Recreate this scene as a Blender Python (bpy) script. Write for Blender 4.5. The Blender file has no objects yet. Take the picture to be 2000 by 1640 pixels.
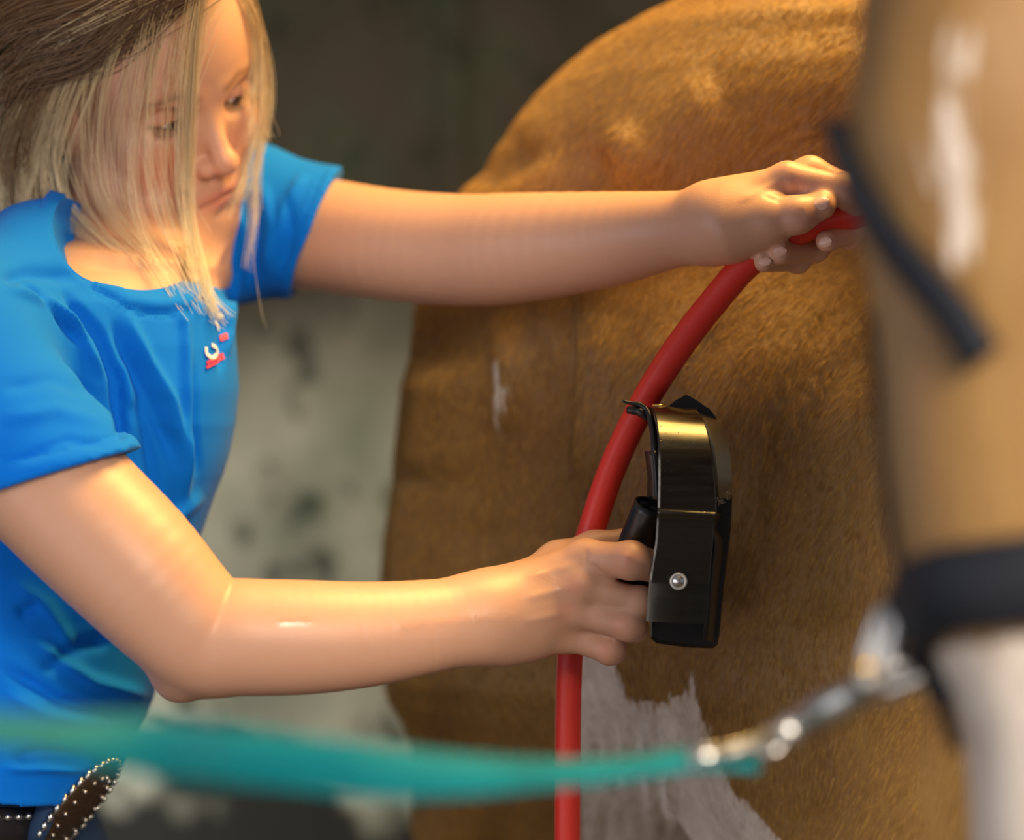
import bpy, math, random, time
import numpy as np
from mathutils import Vector
from mathutils.bvhtree import BVHTree
T0 = time.time()
rng = np.random.default_rng(7); random.seed(7)
S = bpy.context.scene
COL = S.collection

# ------------------------------------------------------------------ camera
CAMZ = 1.25; FX = 5000.0
cam = bpy.data.cameras.new('camera'); camo = bpy.data.objects.new('camera', cam); COL.objects.link(camo)
camo.location = (0, 0, CAMZ); camo.rotation_euler = (math.pi/2, 0, 0)
cam.lens = 90; cam.sensor_width = 36; cam.clip_start = 0.05; cam.clip_end = 60
cam.dof.use_dof = True; cam.dof.focus_distance = 1.84; cam.dof.aperture_fstop = 2.3
S.camera = camo
# ------------------------------------------------------------------ world, exposure, lights
S.view_settings.view_transform = 'Standard'; S.view_settings.look = 'None'
S.view_settings.gamma = 1.0; S.view_settings.exposure = -0.42; S.view_settings.use_curve_mapping = False
W = bpy.data.worlds.new('world'); S.world = W; W.use_nodes = True
W.node_tree.nodes['Background'].inputs[0].default_value = (0.80, 0.80, 0.86, 1)
W.node_tree.nodes['Background'].inputs[1].default_value = 0.36

def area(name, loc, target, size, power, color, sy=None, spread=180):
    l = bpy.data.lights.new(name, 'AREA'); l.shape = 'RECTANGLE'; l.size = size; l.size_y = sy or size
    l.energy = power; l.color = color; l.spread = math.radians(spread)
    o = bpy.data.objects.new(name, l); COL.objects.link(o); o.location = loc
    o.rotation_euler = (Vector(target)-Vector(loc)).to_track_quat('-Z', 'Y').to_euler()
    o['kind'] = 'helper'
    return o
area('overhead_light', (0.85, 2.05, 3.0), (0.18, 2.0, 1.3), 0.8, 68, (1.0, 0.63, 0.18), 1.2, 110)
area('left_light', (-2.15, 0.35, 1.30), (-0.15, 1.85, 1.2), 0.9, 20, (0.93, 0.92, 1.0), 1.3)  # broad cool light from the left, placed for arms and shirt
area('low_front_fill', (-0.9, 0.2, 0.45), (0.05, 2.0, 1.0), 0.6, 4.5, (1.0, 0.93, 0.92), 0.4)  # added fill that lifts the low white coat and arm undersides
area('wall_fill_light', (-1.7, 2.80, 0.75), (-0.65, 3.45, 0.72), 0.5, 15, (0.95, 1.0, 0.95), 0.7, 100)  # added unseen light that brightens the lower wall
area('low_sun_light', (0.78, -0.50, 1.15), (-0.2, 1.9, 1.15), 0.22, 9, (1.0, 0.90, 0.84), 0.22)
area('head_fill_light', (0.55, -0.3, 1.9), (0.27, 1.2, 1.3), 0.35, 5.5, (1, 0.87, 0.70), 0.5, 50)  # added warm light that brightens the horse's head

# ------------------------------------------------------------------ helpers
def P(px, py, d):
    return np.array([(px-1000)/FX*d, d, CAMZ+(820-py)/FX*d])
def px_of(v):
    v = np.atleast_2d(v)
    return 1000+v[:, 0]/v[:, 1]*FX, 820-(v[:, 2]-CAMZ)/v[:, 1]*FX

def smin(a, b, k):
    if k <= 0: return np.minimum(a, b)
    h = np.maximum(k-np.abs(a-b), 0)/k
    return np.minimum(a, b)-h*h*k*0.25

class Field:
    """signed distance built from many soft-blended solids"""
    def __init__(s): s.ops = []
    def add(s, fn, c, r, k=0.01, op='u'):
        s.ops.append((fn, np.asarray(c, float), r, k, op)); return s
    def cap(s, a, b, ra, rb, k=0.01, flat=None, fl=1.0, op='u'):
        a = np.asarray(a, float); b = np.asarray(b, float); ba = b-a; L = max(ba@ba, 1e-12)
        u = None if flat is None else np.asarray(flat, float)/np.linalg.norm(flat)
        def fn(p):
            pa = p-a; t = np.clip(pa@ba/L, 0, 1)
            q = pa-t[:, None]*ba
            if u is not None:
                c = q@u; q = q+np.outer(c*(1/fl-1), u)
            d = np.linalg.norm(q, axis=1)-(ra+(rb-ra)*t)
            return d*min(fl, 1.0) if u is not None else d
        return s.add(fn, (a+b)/2, np.linalg.norm(ba)/2+max(ra, rb)*max(1, fl)*1.02, k, op)
    def spline(s, pts, rs, k=0.01, n=5):
        """limb along a smooth curve with smoothly changing radius"""
        q, r = catmull(pts, n, np.array(rs, float))
        # smooth radius too
        rr = catmull(np.stack([np.array(rs, float)]*3, 1), n)[:, 0]
        def fn(p):
            out = np.full(len(p), 9.)
            for i in range(len(q)-1):
                ba = q[i+1]-q[i]; L = max(ba@ba, 1e-12); pa = p-q[i]; t = np.clip(pa@ba/L, 0, 1)
                out = smin(out, np.linalg.norm(pa-t[:, None]*ba, axis=1)-(rr[i]+(rr[i+1]-rr[i])*t), .0006)
            return out
        c = (q.min(0)+q.max(0))/2
        return s.add(fn, c, np.linalg.norm(q-c, axis=1).max()+rr.max()*1.05, k)
    def chain(s, pts, rs, k=0.01, **kw):
        for i in range(len(pts)-1): s.cap(pts[i], pts[i+1], rs[i], rs[i+1], k if i == 0 else min(k, 0.008), **kw)
        return s
    def ell(s, c, r, k=0.01, M=None, op='u'):
        c = np.asarray(c, float); r = np.asarray(r, float)
        def fn(p):
            q = p-c
            if M is not None: q = q@M
            k0 = np.linalg.norm(q/r, axis=1); k1 = np.linalg.norm(q/(r*r), axis=1)+1e-9
            return k0*(k0-1)/k1
        return s.add(fn, c, r.max()*1.02, k, op)
    def __call__(s, p):
        out = np.full(len(p), 9.0)
        for fn, c, r, k, op in s.ops:
            dist = np.linalg.norm(p-c, axis=1)-r
            m = k+0.004
            if op == 'u':
                out = np.where(dist > m, np.minimum(out, np.maximum(dist, m)), out)
                idx = np.nonzero(dist <= m)[0]
                if len(idx): out[idx] = smin(out[idx], fn(p[idx]), k)
            elif op == 's':
                idx = np.nonzero(dist <= m)[0]
                if len(idx): out[idx] = -smin(-out[idx], fn(p[idx]), k)
            else:
                out = -smin(-out, -fn(p), k)
        return out

def sections(rows, dref, pw=2.0, sm=0):
    """solid whose horizontal cross-sections follow rows (py, xl, xr, yc, b)"""
    R = np.array(rows, float)
    z = CAMZ+(820-R[:, 0])/FX*dref
    yc = R[:, 3]
    xl = (R[:, 1]-1000)/FX*yc; xr = (R[:, 2]-1000)/FX*yc
    o = np.argsort(z); z = z[o]; xl = xl[o]; xr = xr[o]; yc = yc[o]; b = R[:, 4][o]
    if sm:
        zn = np.linspace(z[0], z[-1], 300); w = max(1, int(sm/(zn[1]-zn[0]))); kr = np.hanning(2*w+3)[1:-1]; kr /= kr.sum()
        sm_ = lambda a: np.convolve(np.pad(np.interp(zn, z, a), w, mode='reflect', reflect_type='odd'), kr, 'valid')
        xl, xr, yc, b = sm_(xl), sm_(xr), sm_(yc), np.maximum(sm_(b), .008); z = zn
    def fn(p):
        zz = p[:, 2]
        XL = np.interp(zz, z, xl); XR = np.interp(zz, z, xr); Y = np.interp(zz, z, yc); B = np.interp(zz, z, b)
        A = (XR-XL)/2; X = (XL+XR)/2
        k = (np.abs((p[:, 0]-X)/A)**pw+np.abs((p[:, 1]-Y)/B)**pw)**(1/pw)
        d = (k-1)*np.minimum(A, B)*0.9
        dz = np.maximum(z[0]-zz, zz-z[-1])
        return np.maximum(d, dz)
    return fn, z[0], z[-1]

def isomesh(f, lo, hi, h, L=4, slack=1.8, newton=1):
    lo = np.asarray(lo, float); hi = np.asarray(hi, float)
    hs = h*2**L
    n = np.ceil((hi-lo)/hs).astype(int)
    g = np.stack(np.meshgrid(*[np.arange(k) for k in n], indexing='ij'), -1).reshape(-1, 3)
    for lv in range(L, 0, -1):
        hs = h*2**lv
        keep = np.abs(f(lo+(g+0.5)*hs)) < hs*0.87*slack
        g = g[keep]*2
        off = np.array([[i, j, k] for i in (0, 1) for j in (0, 1) for k in (0, 1)])
        g = (g[:, None]+off[None]).reshape(-1, 3)
    keep = np.abs(f(lo+(g+0.5)*h)) < h*0.87*slack
    g = g[keep]
    N = (np.ceil((hi-lo)/h).astype(np.int64)+4); N = np.maximum(N, 2)
    def key(c): return (c[..., 0].astype(np.int64)*N[1]*2+c[..., 1])*N[2]*2+c[..., 2]
    off = np.array([[i, j, k] for i in (0, 1) for j in (0, 1) for k in (0, 1)])
    cor = g[:, None]+off[None]
    ck = key(cor)
    uk, first, inv = np.unique(ck.reshape(-1), return_index=True, return_inverse=True)
    uc = cor.reshape(-1, 3)[first]
    val = f(lo+uc*h)
    v8 = val[inv.reshape(-1)].reshape(-1, 8)
    E = [(0, 1), (2, 3), (4, 5), (6, 7), (0, 2), (1, 3), (4, 6), (5, 7), (0, 4), (1, 5), (2, 6), (3, 7)]
    acc = np.zeros((len(g), 3)); cnt = np.zeros(len(g))
    for a, b in E:
        va = v8[:, a]; vb = v8[:, b]; cr = (va < 0) != (vb < 0)
        t = np.where(cr, va/np.where(cr, va-vb, 1), 0)
        pos = off[a]+t[:, None]*(off[b]-off[a])
        acc += pos*cr[:, None]; cnt += cr
    act = cnt > 0
    idx = -np.ones(len(g), int); idx[act] = np.arange(act.sum())
    V = lo+(g[act]+acc[act]/cnt[act, None])*h
    gk = key(g); so = np.argsort(gk); gks = gk[so]
    def find(c):
        k = key(c); j = np.searchsorted(gks, k); j = np.minimum(j, len(gks)-1)
        ok = gks[j] == k
        return np.where(ok, idx[so[j]], -1)
    F = []
    ga = g[act]; va8 = v8[act]
    for ax, e in ((0, 4), (1, 2), (2, 1)):
        s0 = va8[:, 0] < 0; s1 = va8[:, e] < 0
        cr = np.nonzero(s0 != s1)[0]
        a1 = np.zeros(3, int); a2 = np.zeros(3, int); a1[(ax+1) % 3] = 1; a2[(ax+2) % 3] = 1
        c = ga[cr]
        q = np.stack([find(c), find(c-a1), find(c-a1-a2), find(c-a2)], 1)
        ok = (q >= 0).all(1); q = q[ok]; fl = s0[cr][ok]
        q[~fl] = q[~fl][:, ::-1]
        F.append(q)
    F = np.concatenate(F)
    for _ in range(newton):
        e = h*0.35; f0 = f(V)
        G = np.stack([f(V+np.eye(3)[i]*e)-f0 for i in range(3)], 1)/e
        g2 = (G*G).sum(1)+1e-6
        st = -(f0/g2)[:, None]*G; ln = np.linalg.norm(st, axis=1, keepdims=True)
        V = V+st*np.minimum(1, h*0.6/(ln+1e-12))
    return V, F

def mesh_obj(name, V, F, mat=None, parent=None, smooth=True, link=True):
    me = bpy.data.meshes.new(name)
    F = F if isinstance(F, list) else np.asarray(F)
    if isinstance(F, list):
        me.from_pydata([tuple(v) for v in V], [], F)
    else:
        me.vertices.add(len(V)); me.vertices.foreach_set('co', np.asarray(V, np.float32).ravel())
        k = F.shape[1]
        me.loops.add(F.size); me.loops.foreach_set('vertex_index', F.ravel().astype(np.int32))
        me.polygons.add(len(F)); me.polygons.foreach_set('loop_start', np.arange(0, F.size, k, dtype=np.int32))
        me.update(calc_edges=True)
    me.polygons.foreach_set('use_smooth', [smooth]*len(me.polygons))
    if mat: me.materials.append(mat)
    o = bpy.data.objects.new(name, me); COL.objects.link(o)
    if parent: o.parent = parent
    me.update()
    return o

def normals(V, F):
    n = np.zeros_like(V)
    a = V[F[:, 2]]-V[F[:, 0]]; b = V[F[:, 3 if F.shape[1] > 3 else 1]]-V[F[:, 1]] if F.shape[1] > 3 else V[F[:, 1]]-V[F[:, 0]]
    fn = np.cross(a, b)
    for i in range(F.shape[1]): np.add.at(n, F[:, i], fn)
    return n/(np.linalg.norm(n, axis=1, keepdims=True)+1e-12)

def relax(V, F, it=4):
    e = np.concatenate([F[:, [0, 1]], F[:, [1, 2]], F[:, [2, 3]], F[:, [3, 0]]]); e = np.concatenate([e, e[:, ::-1]])
    cnt = np.bincount(e[:, 0], minlength=len(V))[:, None]
    for i in range(it*2):
        a = np.stack([np.bincount(e[:, 0], weights=V[e[:, 1], k], minlength=len(V)) for k in range(3)], 1)/np.maximum(cnt, 1)
        V = V+(a-V)*(.5 if i % 2 == 0 else -.51)
    return V
def seg_dist(X, Y, pts):
    """distance in reference pixels to a polyline, and parameter along it 0..1"""
    best = np.full(len(X), 1e9); par = np.zeros(len(X)); n = len(pts)-1
    for i in range(n):
        ax, ay = pts[i]; bx, by = pts[i+1]; dx, dy = bx-ax, by-ay
        t = np.clip(((X-ax)*dx+(Y-ay)*dy)/(dx*dx+dy*dy+1e-9), 0, 1)
        d = np.hypot(X-ax-t*dx, Y-ay-t*dy); m = d < best
        best[m] = d[m]; par[m] = (i+t[m])/n
    return best, par
def stroke(X, Y, pts, w, amp, taper=True):
    xs = [p[0] for p in pts]; ys = [p[1] for p in pts]
    out = np.zeros(len(X)); R = 3*w
    m = (X > min(xs)-R) & (X < max(xs)+R) & (Y > min(ys)-R) & (Y < max(ys)+R)
    if not m.any(): return out
    d, t = seg_dist(X[m], Y[m], pts)
    a = amp*np.exp(-(d/w)**2)
    if taper: a *= np.clip(np.sin(np.pi*np.clip(t, 0.02, .98))*1.6, 0, 1)
    out[m] = a
    return out

def set_attr(o, name, arr):
    me = o.data
    if arr.ndim == 1:
        at = me.attributes.new(name, 'FLOAT', 'POINT'); at.data.foreach_set('value', arr.astype(np.float32))
    else:
        at = me.attributes.new(name, 'FLOAT_COLOR', 'POINT')
        at.data.foreach_set('color', np.concatenate([arr, np.ones((len(arr), 1))], 1).astype(np.float32).ravel())

# ------------------------------------------------------------------ materials
def mat(name, color=(.5, .5, .5), rough=.5, metal=0., spec=.5, **kw):
    m = bpy.data.materials.new(name); m.use_nodes = True
    b = m.node_tree.nodes['Principled BSDF']
    b.inputs['Base Color'].default_value = (*color, 1); b.inputs['Roughness'].default_value = rough
    b.inputs['Metallic'].default_value = metal; b.inputs['Specular IOR Level'].default_value = spec
    for k, v in kw.items(): b.inputs[k.replace('_', ' ')].default_value = v
    return m
class NT:
    def __init__(s, m): s.t = m.node_tree; s.b = s.t.nodes['Principled BSDF']
    def n(s, typ, **kw):
        x = s.t.nodes.new(typ)
        for k, v in kw.items():
            if hasattr(x, k): setattr(x, k, v)
            else: x.inputs[k.replace('_', ' ')].default_value = v
        return x
    def l(s, a, b): s.t.links.new(a, b)
    def noise(s, scale, detail=3, coord=None, vec=(1, 1, 1), rot=(0, 0, 0), rough=.55, dist=0):
        tc = s.n('ShaderNodeTexCoord'); mp = s.n('ShaderNodeMapping'); s.l(coord or tc.outputs['Object'], mp.inputs[0])
        mp.inputs['Scale'].default_value = vec; mp.inputs['Rotation'].default_value = rot
        no = s.n('ShaderNodeTexNoise'); s.l(mp.outputs[0], no.inputs['Vector'])
        no.inputs['Scale'].default_value = scale; no.inputs['Detail'].default_value = detail
        no.inputs['Roughness'].default_value = rough; no.inputs['Distortion'].default_value = dist
        return no.outputs['Fac']
    def ramp(s, fac, stops):
        r = s.n('ShaderNodeValToRGB'); s.l(fac, r.inputs[0]); e = r.color_ramp.elements
        while len(e) < len(stops): e.new(0.5)
        for x, (p, c) in zip(e, stops):
            x.position = p; x.color = (*c, 1) if len(c) == 3 else c
        return r.outputs[0]
    def mix(s, fac, a, b, mode='MIX'):
        x = s.n('ShaderNodeMix'); x.data_type = 'RGBA'; x.blend_type = mode
        for i, v in ((0, fac), (6, a), (7, b)):
            if isinstance(v, (int, float)): x.inputs[i].default_value = v
            elif isinstance(v, tuple): x.inputs[i].default_value = (*v, 1)
            else: s.l(v, x.inputs[i])
        return x.outputs[2]
    def bump(s, h, strength=.3, dist=.002):
        b = s.n('ShaderNodeBump'); s.l(h, b.inputs['Height']); b.inputs['Strength'].default_value = strength
        b.inputs['Distance'].default_value = dist; s.l(b.outputs[0], s.b.inputs['Normal']); return b
    def attr(s, name, out='Color'):
        a = s.n('ShaderNodeAttribute'); a.attribute_name = name; return a.outputs[out]
    def math(s, op, a, b=0.0):
        x = s.n('ShaderNodeMath'); x.operation = op
        for i, v in ((0, a), (1, b)):
            if isinstance(v, (int, float)): x.inputs[i].default_value = v
            else: s.l(v, x.inputs[i])
        return x.outputs[0]

M = {}
# skin
m = M['skin'] = mat('skin', (.6, .36, .25), .44, spec=.4); n = NT(m)
c = n.attr('tint'); no = n.noise(60, 4)
n.l(n.mix(n.math('MULTIPLY', no, .30), c, (.50, .23, .13)), n.b.inputs['Base Color'])
n.b.inputs['Subsurface Weight'].default_value = .12; n.b.inputs['Subsurface Radius'].default_value = (.012, .004, .002); n.b.inputs['Subsurface Scale'].default_value = 1
wt_ = n.attr('wet', 'Fac'); n.l(n.math('SUBTRACT', .44, n.math('MULTIPLY', wt_, .34)), n.b.inputs['Roughness'])
n.bump(n.math('ADD', n.noise(900, 2), n.math('MULTIPLY', n.math('MULTIPLY', n.noise(170, 3), wt_), 5)), .18, .0006)
# shirt
m = M['shirt'] = mat('blue_cotton', (.0, .17, .62), .85, spec=.15); n = NT(m)
n.l(n.mix(n.math('MULTIPLY', n.noise(9, 3), .35), (.0, .165, .70), (.001, .135, .57)), n.b.inputs['Base Color'])
n.b.inputs['Sheen Weight'].default_value = .04; n.b.inputs['Sheen Roughness'].default_value = .4
n.bump(n.noise(1400, 1), .15, .0004)
# horse
m = M['coat'] = mat('horse_coat', (.4, .2, .06), .40, spec=.45); n = NT(m)
base = n.ramp(n.noise(7, 5, vec=(1, 1, .45), dist=.6), [(.3, (.18, .080, .017)), (.5, (.30, .145, .030)), (.72, (.42, .235, .050))])
str_ = n.noise(60, 4, vec=(2.2, 2.2, .32), rot=(0, .35, 0), rough=.7)
base = n.mix(n.math('MULTIPLY', str_, .6), base, (.10, .045, .015))
fine = n.noise(260, 3, vec=(2.4, 2.4, .25), rot=(0, .4, 0), rough=.7)
base = n.mix(n.math('MULTIPLY', fine, .45), base, (.46, .27, .10))
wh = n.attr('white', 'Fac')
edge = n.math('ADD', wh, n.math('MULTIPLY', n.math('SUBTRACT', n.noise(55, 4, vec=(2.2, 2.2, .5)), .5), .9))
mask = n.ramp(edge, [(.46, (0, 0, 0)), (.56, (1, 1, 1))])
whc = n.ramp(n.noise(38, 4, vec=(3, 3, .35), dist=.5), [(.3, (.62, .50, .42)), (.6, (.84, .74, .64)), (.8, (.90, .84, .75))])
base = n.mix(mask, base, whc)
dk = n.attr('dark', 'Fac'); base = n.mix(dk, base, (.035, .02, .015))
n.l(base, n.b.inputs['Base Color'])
n.bump(n.math('ADD', n.noise(150, 4, vec=(2.4, 2.4, .22), rot=(0, .4, 0), rough=.75), n.math('MULTIPLY', n.noise(22, 3, vec=(1.6, 1.6, .4), dist=.8), 1.5)), .6, .004)
n.b.inputs['Sheen Weight'].default_value = .08
m = M['fur'] = mat('horse_fur', (.3, .15, .05), .5, spec=.4); n = NT(m)
hi = n.n('ShaderNodeHairInfo'); c = n.mix(hi.outputs['Random'], (.26, .115, .024), (.66, .38, .085))
n.l(n.mix(n.ramp(n.attr('white', 'Fac'), [(.44, (0, 0, 0)), (.56, (1, 1, 1))]), c, (.86, .78, .70)), n.b.inputs['Base Color'])
M['hose'] = mat('red_rubber', (.55, .018, .012), .42, spec=.4); n = NT(M['hose'])
n.l(n.mix(n.math('MULTIPLY', n.noise(40, 4), .4), (.66, .034, .018), (.46, .018, .014)), n.b.inputs['Base Color']); n.bump(n.noise(500, 2), .1, .0004)
M['black_metal'] = mat('brushed_black_metal', (.075, .068, .055), .27, metal=.9); n = NT(M['black_metal'])
n.l(n.ramp(n.noise(60, 4, vec=(.2, 1, 3)), [(.3, (.18, .18, .18)), (.7, (.34, .34, .34))]), n.b.inputs['Roughness']); n.bump(n.noise(500, 3, vec=(.08, 1, 4)), .05, .0005)
M['black_rubber'] = mat('black_rubber', (.008, .008, .008), .38, spec=.45); n = NT(M['black_rubber']); n.bump(n.noise(120, 3), .15, .001)
M['chrome'] = mat('bright_metal', (.62, .61, .58), .30, metal=1)
M['brass'] = mat('brass', (.95, .62, .18), .16, metal=1)
M['water'] = mat('water', (1, 1, 1), .02, Transmission_Weight=1.0, IOR=1.33)
M['webbing'] = mat('teal_webbing', (.0, .24, .19), .7, spec=.25); n = NT(M['webbing'])
n.l(n.mix(n.noise(18, 2), (.0, .25, .30), (.0, .13, .14)), n.b.inputs['Base Color']); n.bump(n.noise(400, 1), .3, .001)
M['halter'] = mat('dark_nylon', (.010, .012, .018), .65, spec=.3); n = NT(M['halter']); n.bump(n.noise(300, 2), .3, .001)
M['denim'] = mat('denim', (.02, .045, .11), .85, spec=.2); n = NT(M['denim']); n.bump(n.noise(900, 2), .3, .001)
M['leather'] = mat('black_leather', (.012, .010, .011), .4)
M['boot'] = mat('brown_leather', (.07, .035, .02), .5)
M['print_white'] = mat('white_print', (.80, .80, .82), .6); M['print_red'] = mat('red_print', (.62, .04, .10), .6)
M['white_eye'] = mat('eye', (.75, .70, .66), .15)
M['iris'] = mat('iris', (.05, .035, .025), .1)
M['nail'] = mat('nail', (.80, .49, .39), .25)

def hair_mat(name, root, tip, rough=.42):
    m = mat(name, root, rough, spec=.45); n = NT(m)
    hi = n.n('ShaderNodeHairInfo')
    c = n.mix(hi.outputs['Intercept'], root, tip)
    c = n.mix(n.math('MULTIPLY', hi.outputs['Random'], .3), c, (.30, .18, .07))
    n.l(c, n.b.inputs['Base Color'])
    return m
M['hair'] = hair_mat('blonde_hair', (.46, .31, .13), (.95, .83, .58))
M['hair_dark'] = hair_mat('brown_hair', (.075, .034, .016), (.20, .11, .05))
m = M['hair_cap'] = mat('scalp_hair', (.12, .06, .03), .55); n = NT(m)
n.l(n.ramp(n.noise(60, 4, vec=(.3, .3, 2.5), dist=.4), [(.3, (.04, .02, .010)), (.7, (.13, .07, .03))]), n.b.inputs['Base Color']); n.bump(n.noise(120, 4, vec=(.3, .3, 3)), .5, .003)
# wall
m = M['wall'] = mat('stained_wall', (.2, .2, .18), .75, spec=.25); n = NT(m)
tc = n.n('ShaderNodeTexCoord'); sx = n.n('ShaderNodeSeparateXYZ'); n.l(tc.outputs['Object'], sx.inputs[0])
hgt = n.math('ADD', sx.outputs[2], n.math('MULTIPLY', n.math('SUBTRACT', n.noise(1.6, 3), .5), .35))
g1 = n.ramp(n.math('MULTIPLY', hgt, .5), [(.62, (.25, .26, .225)), (.71, (.036, .033, .026))])  # unlit upper wall painted into the colour: dark above, paler below
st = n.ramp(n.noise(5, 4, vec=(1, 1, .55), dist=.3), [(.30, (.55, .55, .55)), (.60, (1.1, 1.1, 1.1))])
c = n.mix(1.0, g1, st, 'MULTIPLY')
sp = n.ramp(n.noise(17, 2, vec=(1, 1, .8)), [(.60, (0, 0, 0)), (.67, (1, 1, 1))])
c = n.mix(n.math('MULTIPLY', sp, .8), c, (.012, .014, .012))
gr = n.ramp(n.noise(6, 3, rot=(1, 0, 0)), [(.5, (0, 0, 0)), (.7, (.35, .35, .35))]); c = n.mix(gr, c, (.02, .06, .03))
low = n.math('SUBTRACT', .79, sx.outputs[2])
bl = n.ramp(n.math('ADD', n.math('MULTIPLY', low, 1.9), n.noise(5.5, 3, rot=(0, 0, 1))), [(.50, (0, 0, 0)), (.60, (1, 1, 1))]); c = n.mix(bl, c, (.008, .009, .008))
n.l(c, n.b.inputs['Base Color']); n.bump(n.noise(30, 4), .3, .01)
m = M['floor'] = mat('wet_concrete', (.12, .115, .10), .45); n = NT(m)
n.l(n.ramp(n.noise(4, 5), [(.3, (.06, .058, .05)), (.7, (.17, .16, .14))]), n.b.inputs['Base Color']); n.bump(n.noise(60, 4), .3, .004)

def box(lo, hi):
    x0, y0, z0 = lo; x1, y1, z1 = hi
    V = [(x0, y0, z0), (x1, y0, z0), (x1, y1, z0), (x0, y1, z0), (x0, y0, z1), (x1, y0, z1), (x1, y1, z1), (x0, y1, z1)]
    F = [(0, 3, 2, 1), (4, 5, 6, 7), (0, 1, 5, 4), (1, 2, 6, 5), (2, 3, 7, 6), (3, 0, 4, 7)]
    return V, F
def tube(pts, r, seg=16, caps=True, smooth_n=0):
    """round tube; r scalar or list; pts resampled by Catmull-Rom when smooth_n"""
    pts = np.array(pts, float); r = np.full(len(pts), r) if np.isscalar(r) else np.array(r, float)
    if smooth_n: pts, r = catmull(pts, smooth_n, r)
    T = np.gradient(pts, axis=0); T /= np.linalg.norm(T, axis=1, keepdims=True)+1e-12
    u = np.cross(T[0], [0, 0, 1.]); u = u if np.linalg.norm(u) > .1 else np.cross(T[0], [1., 0, 0])
    V = []
    for i in range(len(pts)):
        u = u-T[i]*(u@T[i]); u /= np.linalg.norm(u); w = np.cross(T[i], u)
        a = np.arange(seg)/seg*2*math.pi
        V.append(pts[i]+r[i]*(np.cos(a)[:, None]*u+np.sin(a)[:, None]*w))
    V = np.concatenate(V)
    F = []
    for i in range(len(pts)-1):
        for j in range(seg):
            k = (j+1) % seg; F.append((i*seg+j, i*seg+k, (i+1)*seg+k, (i+1)*seg+j))
    if caps: F.append(tuple(range(seg))[::-1]); F.append(tuple((len(pts)-1)*seg+j for j in range(seg)))
    return V, F
def catmull(p, n, r=None):
    p = np.array(p, float); q = np.vstack([2*p[0]-p[1], p, 2*p[-1]-p[-2]])
    out = []; ro = []
    for i in range(1, len(q)-2):
        for t in np.linspace(0, 1, n, endpoint=False):
            out.append(.5*((2*q[i])+(-q[i-1]+q[i+1])*t+(2*q[i-1]-5*q[i]+4*q[i+1]-q[i+2])*t*t+(-q[i-1]+3*q[i]-3*q[i+1]+q[i+2])*t**3))
            if r is not None: ro.append(r[i-1]*(1-t)+r[i]*t)
    out.append(p[-1])
    if r is not None: ro.append(r[-1]); return np.array(out), np.array(ro)
    return np.array(out)
def ribbon(c, w, nrm, th):
    """strap of thickness th: centre points c, half-width vectors w, normals nrm"""
    c = np.array(c); w = np.array(w); nrm = np.array(nrm); nrm = nrm/np.linalg.norm(nrm, axis=1, keepdims=True)
    V = []
    for i in range(len(c)):
        a = nrm[i]*th/2; e = w[i]*.94
        V += [c[i]-e+a, c[i]+e+a, c[i]+w[i], c[i]+e-a, c[i]-e-a, c[i]-w[i]]
    F = []
    for i in range(len(c)-1):
        for j in range(6):
            k = (j+1) % 6; F.append((i*6+j, i*6+k, (i+1)*6+k, (i+1)*6+j))
    F.append(tuple(range(6))[::-1]); F.append(tuple((len(c)-1)*6+j for j in range(6)))
    return V, F
def join(parts):
    V = []; F = []; o = 0
    for v, f in parts:
        V += [tuple(x) for x in v]; F += [tuple(i+o for i in q) for q in f]; o += len(v)
    return V, F
def sphere(c, r, n=10, M3=None):
    V = []; F = []
    r = np.array([r]*3 if np.isscalar(r) else r, float)
    for i in range(n+1):
        for j in range(2*n):
            a = math.pi*i/n; b = math.pi*j/n
            q = np.array([math.sin(a)*math.cos(b), math.sin(a)*math.sin(b), math.cos(a)])*r
            V.append(np.array(c)+(M3@q if M3 is not None else q))
    for i in range(n):
        for j in range(2*n):
            k = (j+1) % (2*n); F.append((i*2*n+j, (i+1)*2*n+j, (i+1)*2*n+k, i*2*n+k))
    return V, F
def ring(c, r, thick, ux_, uy_, n=28, seg=10, sq=1.0):
    pts = []
    for i in range(n+1):
        a = i/n*2*math.pi; cx, sy_ = math.cos(a), math.sin(a); k_ = (abs(cx)**(2*sq)+abs(sy_)**(2*sq))**(-1/(2*sq))
        pts.append(np.array(c)+r[0]*k_*cx*ux_+r[1]*k_*sy_*uy_)
    return tube(pts, thick, seg, False)
def tag(o, label, cat, group=None, kind=None):
    o['label'] = label; o['category'] = cat
    if group: o['group'] = group
    if kind: o['kind'] = kind
def put(name, vf, m, parent=None, smooth=True):
    o = mesh_obj(name, vf[0], [tuple(int(i) for i in f) for f in vf[1]], m, parent, smooth); return o

# ------------------------------------------------------------------ setting
def struct(name, vf, m):
    o = put(name, vf, m, None, False); o['kind'] = 'structure'; return o
WY = 3.45
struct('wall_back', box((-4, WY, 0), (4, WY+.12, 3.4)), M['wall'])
struct('floor', box((-4, -2.5, -.1), (4, WY, 0)), M['floor'])
tr = []
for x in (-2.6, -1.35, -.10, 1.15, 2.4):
    o = struct('trim_%d' % (len(tr)+1), box((x, WY-.006, 0), (x+.035, WY+.001, 3.4)), M['wall']); tr.append(o)

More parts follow.
